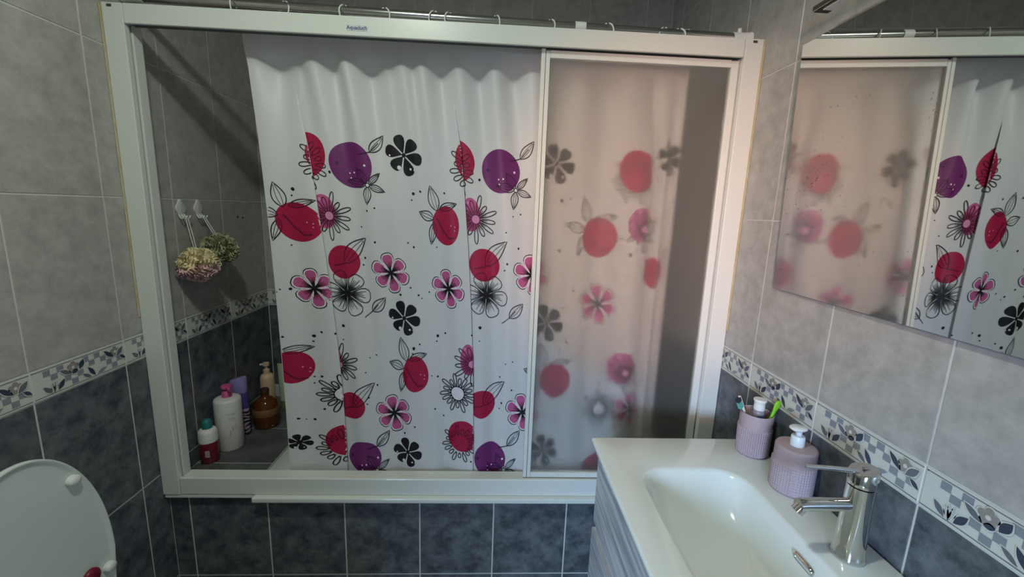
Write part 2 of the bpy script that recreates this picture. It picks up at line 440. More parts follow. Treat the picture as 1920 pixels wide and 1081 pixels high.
# ------------------------------------------------------------------ shower screen
Zt, Zh, Zr, Zl = 1.9576, 1.9083, 0.5745, 0.5144
scr = empty('shower_screen', (0, 0, 0)); tag(scr, 'white metal framed bath screen with a frosted sliding door', 'shower screen')
def header(q):
    q.box((0.055, D, Zh), (W - 0.055, D + 0.010, Zt), 'white_metal', 0.002)
    q.box((0.055, D + 0.0101, Zh + 0.022), (W - 0.055, 1.316, Zt), 'white_metal')
    for y in (D + 0.0115, D + 0.0225, D + 0.0335): q.box((0.056, y, Zh + 0.003), (W - 0.056, y + 0.0022, Zh + 0.0221), 'track_grey')
one('header', header, scr)
def jamb(x0, x1, inner):
    def f(q):
        q.box((x0, D, Zl), (x1, D + 0.018, Zt), 'white_metal', 0.002)
        a, b = (x0, x1 - 0.006) if inner > 0 else (x0 + 0.006, x1)
        q.box((a, D + 0.0181, Zl), (b, D + 0.026, Zt), 'track_grey')
        q.box((x0, D + 0.0261, Zl), (x1, D + 0.058, Zt), 'white_metal', 0.002)
    return f
one('jamb', jamb(0.0005, 0.054, 1), scr); one('jamb', jamb(W - 0.054, W - 0.0005, -1), scr)
def rail(q):
    q.box((0.055, D + 0.001, Zl), (W - 0.055, D + 0.012, Zr), 'white_metal', 0.003)
    q.box((0.055, D + 0.0121, Zl), (W - 0.055, 1.327, Zr - 0.006), 'white_metal', 0.002)
one('bottom_rail', rail, scr)
one('edge_trim', lambda q: q.box((0.285, D - 0.016, 0.4965), (W - 0.003, D + 0.018, 0.5143), 'white_metal', 0.004), scr)
one('silicone_joint', lambda q: q.box((0.002, D + 0.003, 0.5005), (0.284, D + 0.03, 0.5140), 'white_plastic', 0.003), scr)
for x0, x1 in ((0.0003, -0.0015), (W - 0.0035, W + 0.0)):
    one('yellowed_sealant', lambda q: q.box((x0, D - 0.007, Zbt + 0.05), (x1 + (0.004 if x0 < 1 else 0), D - 0.0005, Zt - 0.004), 'sealant', 0.0012), scr)
for x in (0.022, W - 0.027):
    one('corner_screw', lambda q: q.box((x - 0.006, D - 0.0012, Zt - 0.011), (x + 0.006, D - 0.0002, Zt - 0.005), 'screw_dark'), scr)
# maker's name on the header
lg = one('name_strip', lambda q: q.box((0.634, D - 0.0007, 1.9205), (0.688, D - 0.0001, 1.9345), 'logo_strip'), scr)
fc = bpy.data.curves.new('name_text', 'FONT'); fc.body = 'Aquaduch'; fc.size = 0.0135; fc.align_x = 'CENTER'; fc.align_y = 'CENTER'; fc.extrude = 0.0002; fc.offset = 0.0002
fo = bpy.data.objects.new('name_text', fc); col.objects.link(fo); fo.parent = scr; fo.location = (0.661, D - 0.001, 1.9278); fo.rotation_euler = (PI / 2, 0, 0); fc.materials.append(MATS['logo_blue'])
bpy.context.view_layer.update()
me = bpy.data.meshes.new_from_object(fo.evaluated_get(bpy.context.evaluated_depsgraph_get()))
ft = bpy.data.objects.new('name_lettering', me); col.objects.link(ft); ft.parent = scr; ft.location = fo.location; ft.rotation_euler = fo.rotation_euler
bpy.data.objects.remove(fo)
# the sliding door at the right
DX0, DX1, DY0, DY1 = 1.1665, 1.7385, D + 0.020, D + 0.038
door = empty('sliding_door', (0, 0, 0)); door.parent = scr; door['label'] = 'frosted sliding door panel with water drops'
def stileL(q):
    q.box((DX0, DY0, Zr - 0.004), (DX0 + 0.0118, DY1, Zh + 0.002), 'white_metal', 0.0015)
    q.box((DX0 + 0.0119, DY0 + 0.005, Zr - 0.004), (DX0 + 0.0131, DY1 - 0.003, Zh), 'track_grey')
    q.box((DX0 + 0.0132, DY0, Zr - 0.004), (DX0 + 0.025, DY1, Zh - 0.004), 'white_metal', 0.0015)
one('stile', stileL, door)
one('stile', lambda q: q.box((DX1 - 0.021, DY0, Zr - 0.004), (DX1, DY1, Zh - 0.004), 'white_metal', 0.0015), door)
one('door_rail', lambda q: q.box((DX0 + 0.0252, DY0, Zh - 0.0225), (DX1 - 0.0212, DY1, Zh - 0.002), 'white_metal', 0.0015), door)
one('door_rail', lambda q: q.box((DX0 + 0.0252, DY0, Zr - 0.004), (DX1 - 0.0212, DY1, Zr + 0.0145), 'white_metal', 0.0015), door)
GX0, GX1, GZ0, GZ1, GY = DX0 + 0.0253, DX1 - 0.0213, Zr + 0.0146, Zh - 0.0226, D + 0.028
one('glass_pane', lambda q: q.box((GX0, GY, GZ0), (GX1, GY + 0.004, GZ1), 'frosted_glass'), door)
def drops(q):
    pts = []
    for _ in range(46): pts.append((R.gauss(1.60, 0.045), R.gauss(1.55, 0.11)))
    for _ in range(26): pts.append((R.gauss(1.52, 0.05), R.gauss(1.56, 0.06)))
    for _ in range(70): pts.append((GX0 + 0.01 + (GX1 - GX0 - 0.02) * R.random(), 1.15 + 0.7 * R.random()))
    for _ in range(40): pts.append((GX0 + 0.004 + 0.03 * R.random() ** 2, 1.1 + 0.72 * R.random()))
    for _ in range(30): pts.append((GX1 - 0.003 - 0.004 * R.random(), 0.75 + 0.95 * R.random()))
    for x, z in pts:
        if not (GX0 + 0.004 < x < GX1 - 0.002 and GZ0 < z < GZ1): continue
        r = 0.0013 + 0.0017 * R.random() ** 2
        q.ball((x, GY - 0.0002, z), r, 'drop', 8, (1, 0.7, 1.15))
tag(one('water_drops', drops, door), kind='stuff')

# ------------------------------------------------------------------ curtain rod and rings
def rodp(x): return Vector((x, 1.342, 2.003 - 0.0105 * x))
rod = empty('curtain_rod', rodp(0.0)); tag(rod, 'chrome shower curtain rod above the white header', 'curtain rod')
iw = rodp(0.0)
one('rod_tube', lambda q: q.tube([rodp(0.03) - iw, rodp(1.745) - iw], 0.0125, 'brushed_chrome', 24), rod, sharp=40)
def endcap(xw, s):
    def f(q):
        c = rodp(xw) - iw
        q.lathe([(0.001, 0), (0.018, 0), (0.019, 0.003 * s), (0.018, 0.007 * s), (0.016, 0.014 * s), (0.0155, 0.03 * s), (0.0155, 0.055 * s), (0.0135, 0.056 * s)], 'white_plastic', 28, c[:], axis='x', closed=False)
        q.lathe([(0.006, 0), (0.006, 0.014)], 'white_plastic', 12, (c.x + 0.036 * s, c.y, c.z + 0.012))
    return f
one('end_socket', endcap(0.0015, 1), rod, sharp=45); one('end_socket', endcap(W - 0.0015, -1), rod, sharp=45)
one('joint_sleeve', lambda q: q.tube([rodp(1.265) - iw, rodp(1.296) - iw], 0.0145, 'white_plastic', 24), rod, sharp=40)
RX = [0.300, 0.437, 0.610, 0.716, 0.860, 0.905, 1.033, 1.190, 1.360, 1.533, 1.571, 1.603]
RA = [10, 58, -32, 56, -36, -38, 34, 38, 40, -62, 46, -64]
ordn = ['first', 'second', 'third', 'fourth', 'fifth', 'sixth', 'seventh', 'eighth', 'ninth', 'tenth', 'eleventh', 'twelfth']
rb = MB(); rr = 0.0235
rb.tube([(0, rr * math.sin(2 * PI * i / 36), rr * math.cos(2 * PI * i / 36)) for i in range(35)], 0.0021, 'white_plastic', 8)
rme = rb.mesh('curtain_ring')
for k, (x, a) in enumerate(zip(RX, RA)):
    o = bpy.data.objects.new('curtain_ring', rme); col.objects.link(o)
    c = rodp(x); o.location = (c.x, c.y, c.z + 0.0125 + 0.0022 - rr); o.rotation_euler = (0, math.radians(6 * math.sin(k * 2.1)), math.radians(a))
    tag(o, f'{ordn[k]} white curtain ring on the rod, counted from the left', 'curtain ring', 'white rings holding the shower curtain')

# ------------------------------------------------------------------ shower curtain
def catmull(nodes, step=0.002):
    out = []
    n = len(nodes)
    for i in range(n - 1):
        p0, p1, p2, p3 = nodes[max(i - 1, 0)], nodes[i], nodes[i + 1], nodes[min(i + 2, n - 1)]
        L = max(2, int(math.dist(p1, p2) / step))
        for k in range(L):
            t = k / L
            out.append(tuple(0.5 * ((2 * b) + (-a + c) * t + (2 * a - 5 * b + 4 * c - d) * t * t + (-a + 3 * b - 3 * c + d) * t ** 3) for a, b, c, d in zip(p0, p1, p2, p3)))
    out.append(tuple(nodes[-1])); return out
PLAN = [(.320, 1.349), (.35, 1.3455), (.39, 1.3405), (.430, 1.3375), (.4440, 1.3388), (.4355, 1.3412), (.4155, 1.3420), (.407, 1.3438), (.420, 1.3458), (.465, 1.3465), (.52, 1.3455), (.60, 1.342), (.68, 1.348), (.76, 1.344), (.83, 1.341),
        (.885, 1.3375), (.906, 1.3360), (.9145, 1.3373), (.906, 1.3398), (.886, 1.3406), (.8775, 1.3424), (.890, 1.3444), (.93, 1.3452), (.98, 1.345), (1.06, 1.341), (1.15, 1.349), (1.24, 1.343), (1.33, 1.351), (1.42, 1.345),
        (1.50, 1.338), (1.530, 1.343), (1.539, 1.362), (1.549, 1.368), (1.560, 1.352), (1.572, 1.340), (1.584, 1.350), (1.594, 1.370), (1.606, 1.368), (1.619, 1.350)]
curve = catmull(PLAN, 0.002)
US = [0.0]
for a, b in zip(curve, curve[1:]): US.append(US[-1] + math.dist(a, b))
UMAX = US[-1]
import bisect
def lin(xs, ys, x):
    if x <= xs[0]: return ys[0]
    if x >= xs[-1]: return ys[-1]
    i = bisect.bisect_right(xs, x) - 1; t = (x - xs[i]) / (xs[i + 1] - xs[i]); return ys[i] + (ys[i + 1] - ys[i]) * t
def smooth(xs, ys, x):
    if x <= xs[0]: return ys[0]
    if x >= xs[-1]: return ys[-1]
    i = bisect.bisect_right(xs, x) - 1; t = (x - xs[i]) / (xs[i + 1] - xs[i]); t = t * t * (3 - 2 * t); return ys[i] + (ys[i + 1] - ys[i]) * t
WX = [.33, .40, .455, .505, .555, .60, .66, .72, .765, .79, .82, .87, .93, .985, 1.035, 1.09, 1.15, 1.22, 1.30, 1.38, 1.45, 1.52, 1.60]
WY = [.015, .075, .05, .012, .065, .005, .08, .04, .012, .035, .01, .07, .012, .07, .01, .065, .012, .065, .012, .065, .012, .03, .01]
ZTOP, ZBOT = 1.962, 0.530
def curtain(u, z, off=0.0):
    u = min(max(u, 0), UMAX); i = min(max(bisect.bisect_right(US, u) - 1, 0), len(US) - 2)
    a, b = curve[i], curve[i + 1]; t = (u - US[i]) / (US[i + 1] - US[i])
    x, y = a[0] + (b[0] - a[0]) * t, a[1] + (b[1] - a[1]) * t
    a2, b2 = curve[max(i - 2, 0)], curve[min(i + 3, len(curve) - 1)]
    tx, ty = b2[0] - a2[0], b2[1] - a2[1]; l = math.hypot(tx, ty)
    q = min(max((1.86 - z) / 1.30, -0.1), 1.08); g = q * (2 - q)
    wt = min(max((z - 1.60) / 0.26, 0), 1); wt = wt * wt * (3 - 2 * wt)     # the pleats open out towards the rings
    xf = 0.320 + 1.299 * u / UMAX
    x = x + (xf - x) * wt; y = y + (1.343 - y) * wt * 0.8
    if wt > 0: tx = tx / l * (1 - wt) + wt; ty = ty / l * (1 - wt); l = math.hypot(tx, ty) or 1
    h = lin([.325, .445, .915, 1.3, 1.612], [.052, .122, .082, .03, 0.0], x)
    top = min(max((z - 1.42) / 0.48, 0), 1) ** 1.5
    pin = min(max((z - 1.835) / 0.06, 0), 1); pin = pin * pin * (3 - 2 * pin)     # drawn back to the rod at the top
    wv = 0.78 * smooth(WX, WY, x) * top * (1 - 0.85 * pin)
    low = (0.0065 * math.sin(x * 31 + 2 * z) + 0.0035 * math.sin(x * 71 + 1.0 - z)) * (1 - top) * min(1, (1.9 - z) / 0.7)
    return (x + h * g + off * ty / l, y + wv + low - off * tx / l, z)
sc_ = empty('shower_curtain', (0.325, 1.350, ZBOT)); tag(sc_, 'white shower curtain printed with crimson discs, purple discs and black flowers', 'shower curtain')
CO = Vector((0.325, 1.350, ZBOT))
def cloth(q):
    us = []; u = 0.0
    while u < UMAX: us.append(u); u += 0.0025
    us.append(UMAX); nz = 96
    vs = []; fs = []
    for j in range(nz + 1):
        z = ZBOT + (ZTOP - ZBOT) * j / nz
        for u in us:
            p = curtain(u, z); vs.append((p[0] - CO.x, p[1] - CO.y, p[2] - CO.z))
    n = len(us)
    for j in range(nz):
        for i in range(n - 1): fs.append((j * n + i, j * n + i + 1, (j + 1) * n + i + 1, (j + 1) * n + i))
    q.add(vs, fs, 'cloth', True)
one('cloth', cloth, sc_)

DISCS = []     # discs already printed, so that line work over them prints wine red
class Print:
    """flat print drawn in px-like units around (u0, z0); s = metres per unit"""
    def __init__(s, u0, z0, sc): s.b = MB(); s.u0 = u0; s.z0 = z0; s.s = sc; s.used = False
    def pt(s, x, y, lay):
        p = curtain(s.u0 + x * s.s, s.z0 - y * s.s, 0.0005 + 0.00035 * lay); return (p[0] - CO.x, p[1] - CO.y, p[2] - CO.z)
    def ok(s, x, y=0): return 0.002 < s.u0 + x * s.s < UMAX - 0.002 and s.z0 - y * s.s > ZBOT + 0.002
    def fill(s, pts, mt, lay=0, rings=None):
        if not any(s.ok(*p) for p in pts): return
        cl = lambda x: min(max(x, (0.002 - s.u0) / s.s), (UMAX - 0.002 - s.u0) / s.s)
        pts = [(cl(x), min(y, (s.z0 - ZBOT - 0.002) / s.s)) for x, y in pts]
        cx = sum(p[0] for p in pts) / len(pts); cy = sum(p[1] for p in pts) / len(pts)
        ext = max(math.hypot(p[0] - cx, p[1] - cy) for p in pts) * s.s
        k = rings or max(1, int(ext / 0.005)); n = len(pts); vs = [s.pt(cx, cy, lay)]; fs = []
        for j in range(1, k + 1):
            t = j / k
            vs += [s.pt(cx + (x - cx) * t, cy + (y - cy) * t, lay) for x, y in pts]
        for i in range(n): fs.append((0, 1 + (i + 1) % n, 1 + i))
        for j in range(k - 1):
            for i in range(n):
                a, b = 1 + j * n + i, 1 + j * n + (i + 1) % n; fs.append((a, b, b + n, a + n))
        s.b.add(vs, fs, mt, True)
    def disc(s, x, y, rx, ry, mt, lay=0, wob=0.04, seed=0, reg=False):
        g = random.Random(seed); a1, a2, p1, p2 = wob * (0.4 + 0.6 * g.random()), wob * 0.5, g.random() * 6, g.random() * 6
        n = max(10, min(56, int((rx + ry) * 0.8)))
        pts = []
        for i in range(n):
            t = 2 * PI * i / n; q = 1 + a1 * math.sin(2 * t + p1) + a2 * math.sin(3 * t + p2)
            pts.append((x + rx * q * math.cos(t), y + ry * q * math.sin(t)))
        s.fill(pts, mt, lay)
        if reg: DISCS.append((s.u0 + x * s.s, s.z0 - y * s.s, rx * s.s, ry * s.s, 'print_plum' if 'purple' in mt else 'print_wine'))
    def line(s, pts, w=1.5, mt='print_black', lay=3, closed=False, taper=False):
        # resample finely
        out = []
        seq = pts + [pts[0]] if closed else pts
        for a, b in zip(seq, seq[1:]):
            n = max(1, int(math.dist(a, b) / 4.0))
            out += [(a[0] + (b[0] - a[0]) * k / n, a[1] + (b[1] - a[1]) * k / n) for k in range(n)]
        out.append(seq[-1]); n = len(out)
        if n < 2: return
        L = []
        for i, p in enumerate(out):
            a, b = out[max(i - 1, 0)], out[min(i + 1, n - 1)]
            if closed and i in (0, n - 1): a, b = out[n - 2], out[1]
            dx, dy = b[0] - a[0], b[1] - a[1]; l = math.hypot(dx, dy) or 1; h = w * 0.58
            if taper: h *= 0.35 + 0.65 * (1 - i / (n - 1))
            L.append(((p[0] - dy / l * h, p[1] + dx / l * h), (p[0] + dy / l * h, p[1] - dx / l * h)))
        for i in range(n - 1):
            q = [L[i][0], L[i][1], L[i + 1][1], L[i + 1][0]]
            if not all(s.ok(*c) for c in q): continue
            mm = mt
            if mt == 'print_black':
                uu, zz = s.u0 + out[i][0] * s.s, s.z0 - out[i][1] * s.s
                for d in DISCS:
                    if ((uu - d[0]) / d[2]) ** 2 + ((zz - d[1]) / d[3]) ** 2 < 0.98: mm = d[4]; break
            s.b.add([s.pt(*c, lay) for c in q], [(0, 1, 2, 3)], mm, True)
    def build(s, name):
        if s.b.f: return s.b.build(name, sc_)
def leafpts(x0, y0, x1, y1, wd, skew=0.0, n=9):
    dx, dy = x1 - x0, y1 - y0; l = math.hypot(dx, dy); nx, ny = -dy / l, dx / l; A = []; B = []
    for i in range(n + 1):
        t = i / n; sh = (math.sin(PI * t ** 0.8)) * wd
        A.append((x0 + dx * t + nx * (sh + skew * math.sin(PI * t)), y0 + dy * t + ny * (sh + skew * math.sin(PI * t))))
        B.append((x0 + dx * t + nx * (-sh + skew * math.sin(PI * t)), y0 + dy * t + ny * (-sh + skew * math.sin(PI * t))))
    return A + B[::-1][1:-1], A, B
def draw_leaf(P, x0, y0, x1, y1, wd, skew=0.0, w=1.4, veins=2):
    o, A, B = leafpts(x0, y0, x1, y1, wd, skew); P.line(o, w, closed=True)
    for v in range(veins):
        f = (v + 1) / (veins + 1)
        P.line([(a[0] + (b[0] - a[0]) * f, a[1] + (b[1] - a[1]) * f) for a, b in zip(A[1:-1], B[1:-1])], 0.7)
PET = [(.08, 0), (.24, .10), (.42, .21), (.60, .30), (.76, .335), (.90, .29), (.985, .17), (1.0, .03), (.985, -.13), (.91, -.25), (.77, -.31), (.60, -.285), (.42, -.20), (.24, -.10)]
def petal6(r, k, rot, sq=1.0, n=14, wide=0.56):
    a = rot + k * PI / 3; f = wide / 0.56; g = 1 + 0.05 * math.sin(k * 2.3)
    return [((x * g * r * math.cos(a) - y * f * r * math.sin(a)) * sq, x * g * r * math.sin(a) + y * f * r * math.cos(a)) for x, y in PET]
def m_black(P, r, sq=1.0, rot=0.25):
    for k in range(6): P.fill(petal6(r, k, rot, sq, 16, 0.54), 'print_black', 0)
    P.disc(0, 0, 4, 4, 'print_black', 1)
    for x, y, q in ((-0.32, 0.62, .11), (-.78, .02, .05), (-.72, .2, .04), (.3, .68, .06), (-.12, .5, .05), (.5, .72, .04)): P.disc(x * r * sq, y * r, q * r, q * r, 'print_white', 2)
def m_pink(P, r, sq=1.0, rot=0.35):
    for k in range(6):
        o = petal6(r, k, rot, sq, 18, 0.56); P.line(o, 1.3, closed=True, lay=0)
        i = [(x * .93, y * .93) for x, y in petal6(r, k, rot, sq, 18, 0.54)]
        P.line(i, 1.8, 'print_white', 1, True)
        P.fill([(x * .96, y * .96) for x, y in petal6(r * .95, k, rot, sq, 18, 0.53)], 'print_pink', 1)
        a = rot + k * PI / 3
        for d in (-.26, -.12, .02, .15, .28):
            l = r * (.42 + .25 * ((k * 7 + d * 31) % 1)); ca, sa = math.cos(a + d), math.sin(a + d)
            P.line([(2 * ca * sq, 2 * sa), (l * ca * sq, l * sa)], 1.5, lay=3, taper=True)
    P.disc(0, 0, 4.5 * sq, 4.5, 'print_black', 4)
def m_outline(P, r, sq=1.0, rot=0.15):
    for k in range(6):
        P.line(petal6(r, k, rot, sq, 18, 0.56), 1.2, closed=True)
        a = rot + k * PI / 3
        for d in (-.34, -.22, -.10, .02, .14, .26, .36):
            l = r * (.45 + .38 * abs(math.sin(k * 5 + d * 37))); ca, sa = math.cos(a + d), math.sin(a + d)
            P.line([(2 * ca * sq, 2 * sa), (l * ca * sq, l * sa)], 1.7, lay=3, taper=True)
    P.disc(0, 0, 5 * sq, 5, 'print_black', 4)
def loop_petal(P, a, r0, r1, wd, sq=1.0, w=1.4):
    pts = []
    n = 16
    for i in range(n):
        t = 2 * PI * i / n; q = (r0 + r1) / 2 + (r1 - r0) / 2 * math.cos(t); s = wd * math.sin(t) * (0.55 + 0.45 * (q - r0) / (r1 - r0))
        pts.append(((q * math.cos(a) - s * math.sin(a)) * sq, q * math.sin(a) + s * math.cos(a)))
    P.line(pts, w, closed=True)
def m_daisy(P, r, sq=1.0, n=13, core=0.16, pink=True, cm='print_rose', inn=None):
    for k in range(n):
        a = 2 * PI * (k + .3) / n; rr = r * (.86 + .14 * math.sin(k * 2.7)); ci = inn or core; loop_petal(P, a, r * ci * 1.1, rr, r * .10, sq)
        for d in (-.08, .08): P.line([(r * ci * math.cos(a + d) * sq, r * ci * math.sin(a + d)), (r * max(.5, ci + .12) * math.cos(a + d * .6) * sq, r * .5 * math.sin(a + d * .6))], 1.1, taper=True)
    if core > 0:
        P.disc(0, 0, r * core * sq, r * core, cm, 4); P.line([(r * core * math.cos(2 * PI * i / 18) * sq, r * core * math.sin(2 * PI * i / 18)) for i in range(18)], 1.5, lay=5, closed=True)
def m_thin5(P, r=28):
    for a, l, wd in ((-.75, 34, 5), (.35, 33, 6), (1.75, 36, 7), (3.35, 40, 8), (-2.1, 36, 8)):
        draw_leaf(P, 3 * math.cos(a), 3 * math.sin(a), l * math.cos(a), l * math.sin(a), wd, 0, 1.3, 2)
    P.disc(0, 0, 3.6, 3.6, 'print_white', 4); P.line([(3.6 * math.cos(2 * PI * i / 12), 3.6 * math.sin(2 * PI * i / 12)) for i in range(12)], 1.1, lay=5, closed=True)
#MOTIFS#
# (kind, u, z, metres per unit, radius, squeeze)
MOTIFS = [
    ('lens', 0.1795, 1.6022, 0.001611, 41, 1),
    ('lens', 0.7162, 1.6003, 0.001634, 41, 1),
    ('lens', 1.3195, 1.5915, 0.001655, 38, 1.0),
    ('purple', 0.3197, 1.5772, 0.001624, 41, 1.0),
    ('purple', 0.8685, 1.5748, 0.001635, 39, 1.0),
    ('redleaf', 0.0733, 1.4, 0.001643, 37, 0.9),
    ('redleaf', 0.6019, 1.4042, 0.001661, 36, 0.74),
    ('redleaf', 1.2034, 1.3827, 0.001717, 36, 1.0),
    ('redvein', 0.2526, 1.2809, 0.001673, 31, 1),
    ('redvein', 0.7983, 1.2827, 0.001709, 31, 1.0),
    ('redvein', 1.434, 1.2739, 0.001738, 30, 1.0),
    ('redleaf', 0.021, 0.9287, 0.001746, 31, 0.9),
    ('redleaf', 0.4627, 0.9111, 0.001772, 35, 0.75),
    ('redleaf', 1.0617, 0.8965, 0.001809, 33, 1.0),
    ('redvein', 0.2266, 0.7957, 0.001789, 27, 1),
    ('redvein', 0.778, 0.8088, 0.001807, 28, 1),
    ('lens', 0.6304, 0.6916, 0.001826, 31, 1),
    ('lens', 0.1338, 0.6706, 0.001812, 31, 1),
    ('lens', 1.2476, 0.5766, 0.001899, 30, 1.0),
    ('purple', 0.2638, 0.6086, 0.001825, 33, 1.0),
    ('purple', 0.8115, 0.6067, 0.001865, 33, 1.0),
    ('pinkdaisy', 0.2282, 1.4227, 0.001643, 46, 0.8),
    ('pinkdaisy', 0.7768, 1.4268, 0.001671, 46, 0.7),
    ('pinkdaisy', 1.3567, 1.4138, 0.0017, 44, 1.0),
    ('pinkdaisy', 0.1917, 0.9394, 0.001759, 44, 0.6),
    ('pinkdaisy', 0.669, 0.954, 0.001767, 44, 0.55),
    ('pinkdaisy', 1.323, 0.9341, 0.001797, 38, 1.0),
    ('smallleaf', 0.4028, 1.6387, 0.001623, 36, 1.0),
    ('smallleaf', 0.9537, 1.638, 0.001643, 36, 1.0),
    ('thin5', 0.3642, 1.5182, 0.001624, 36, 1.0),
    ('thin5', 0.9154, 1.5195, 0.001657, 36, 1.0),
    ('black', 0.4876, 1.6117, 0.001627, 37, 0.95),
    ('black', 1.0535, 1.6053, 0.001655, 36, 1.0),
    ('pink', 0.0885, 1.1944, 0.001689, 37, 0.86),
    ('pink', 0.5955, 1.2045, 0.001711, 36, 0.9),
    ('pink', 1.21, 1.1653, 0.001764, 38, 1.0),
    ('pink', 0.4038, 1.2502, 0.001695, 37, 1.0),
    ('pink', 0.9648, 1.2566, 0.001718, 37, 1.0),
    ('outline', 0.2531, 1.1823, 0.001694, 43, 1.0),
    ('outline', 0.802, 1.1851, 0.001732, 43, 1.0),
    ('stemleaf', 0.3531, 1.1452, 0.001714, 36, 1.0),
    ('stemleaf', 0.9098, 1.1366, 0.001737, 36, 1.0),
    ('black', 0.4368, 1.1045, 0.001724, 33, 0.95),
    ('black', 1.023, 1.0972, 0.001771, 35, 1.0),
    ('daisy', 0.6132, 0.8494, 0.001788, 40, 1.0),
    ('daisy', 0.1312, 0.8396, 0.001771, 40, 1),
    ('daisy', 1.2385, 0.7957, 0.001847, 38, 1.0),
    ('pink', 0.3782, 0.7698, 0.001812, 36, 1.0),
    ('pink', 0.9367, 0.7839, 0.001821, 36, 1.0),
    ('pink', 1.3528, 0.8046, 0.001835, 34, 1.0),
    ('smallleaf', 0.333, 0.6749, 0.001823, 36, 1.0),
    ('smallleaf', 0.9018, 0.6812, 0.001849, 36, 1.0),
    ('thin5', 0.3097, 0.5599, 0.001847, 36, 1.0),
    ('thin5', 0.8692, 0.5626, 0.001875, 36, 1.0),
    ('black', 0.4243, 0.6263, 0.00184, 29, 1.0),
    ('black', 1.0273, 0.6392, 0.00187, 31, 1.0),
    ('black', 0.0255, 0.6628, 0.001807, 16, 1.0),
    ('black', 1.465, 1.635, 0.001683, 32, 1.0),
]
DOTS = [(0.069, 1.4989, 0.001623, 3), (0.161, 1.5061, 0.001621, 2), (0.0642, 1.4797, 0.001628, 1.5), (0.2509, 1.5535, 0.001617, 2.5), (0.3505, 1.4413, 0.001644, 1.6), (0.3759, 1.4502, 0.001642, 1.7), (0.324, 1.3915, 0.001662, 1.3), (0.3632, 1.3454, 0.001665, 2.1), (0.1276, 1.3538, 0.001648, 2), (0.0476, 1.3281, 0.001664, 1.2), (0.5045, 1.4982, 0.001648, 2.8), (0.5281, 1.5053, 0.001642, 2), (0.4969, 1.4786, 0.001652, 1.5), (0.6054, 1.503, 0.00164, 1.8), (0.7972, 1.5477, 0.001651, 2.4), (0.9036, 1.4393, 0.001665, 1.3), (0.9295, 1.4466, 0.001672, 1.5), (0.8784, 1.3891, 0.001672, 1.5), (0.9198, 1.3398, 0.001693, 2), (0.4881, 1.3335, 0.001686, 2), (0.4709, 1.3467, 0.001676, 1.4), (0.5651, 1.3361, 0.001684, 1.2), (0.0339, 1.1891, 0.001694, 2.4), (0.0122, 1.1873, 0.001687, 1.3), (0.0044, 1.1784, 0.001689, 1), (0.2229, 1.0732, 0.001726, 3), (0.1232, 1.048, 0.001722, 2), (0.2171, 1.0261, 0.001737, 1.3), (0.0734, 1.0359, 0.001731, 2.8), (0.0923, 1.0513, 0.001722, 1.8), (0.0708, 1.0176, 0.001736, 1.5), (0.0082, 1.0318, 0.001721, 1.8), (0.4306, 1.1813, 0.001706, 2.2), (0.4664, 1.2042, 0.001707, 1.6), (0.3224, 1.2948, 0.001687, 2), (0.314, 1.2725, 0.001692, 1.6), (0.3036, 0.9652, 0.001758, 1.2), (0.3268, 0.9746, 0.00176, 1.4), (0.4623, 1.0018, 0.001751, 2.9), (0.4576, 0.9838, 0.001754, 1.5), (0.4903, 1.1792, 0.00172, 1.9), (0.5005, 1.1689, 0.001724, 1.2), (0.5283, 1.1912, 0.001717, 1.5), (0.5482, 1.0451, 0.001753, 2.7), (0.5748, 1.0542, 0.001757, 1.8), (0.5437, 1.027, 0.001756, 1.4), (0.4828, 1.0151, 0.001754, 1.6), (0.7753, 1.0771, 0.001748, 3.1), (0.669, 1.0528, 0.001744, 1.6), (0.7722, 1.0318, 0.001758, 1.3), (0.8792, 1.29, 0.001695, 2.1), (0.8694, 1.2689, 0.001702, 1.5), (0.7081, 0.961, 0.001763, 2.8), (0.8961, 0.9627, 0.001778, 1.3), (0.8698, 0.9543, 0.001781, 1.2), (0.0829, 0.8984, 0.00176, 2), (0.0657, 0.8959, 0.001765, 1.3), (0.0645, 0.8733, 0.001772, 1.2), (0.0829, 0.7833, 0.001788, 1.8), (0.1452, 0.7722, 0.001792, 1.7), (0.0266, 0.7481, 0.001787, 1.9), (0.0597, 0.7436, 0.001801, 2), (0.042, 0.7441, 0.001797, 1), (0.2862, 0.9153, 0.001761, 1.3), (0.3229, 0.8704, 0.001782, 1.8), (0.2907, 0.8265, 0.001783, 1.6), (0.2843, 0.8046, 0.001787, 1.4), (0.4134, 0.6964, 0.001827, 1.9), (0.4534, 0.7232, 0.001815, 1.6), (0.5421, 0.9046, 0.001785, 1.9), (0.5215, 0.9074, 0.001778, 1.2), (0.8476, 0.9054, 0.001799, 1.5), (0.8932, 0.8618, 0.001803, 1.7), (0.8545, 0.8122, 0.00182, 1.9), (0.8464, 0.7912, 0.001827, 1.3), (0.5293, 0.7895, 0.001806, 1.7), (0.5591, 0.7623, 0.001824, 1.5), (0.6624, 0.5992, 0.001846, 1.8), (1.0688, 1.4938, 0.001669, 3.4), (1.0997, 1.4998, 0.001671, 2.2), (1.0622, 1.3371, 0.001701, 3), (1.3093, 1.3314, 0.001706, 3), (1.1005, 1.0354, 0.001777, 2.8), (1.0734, 1.0067, 0.001784, 2.2), (1.2775, 1.3824, 0.001707, 2.5), (1.1181, 1.2086, 0.001734, 2), (1.1585, 1.0084, 0.001787, 2)]
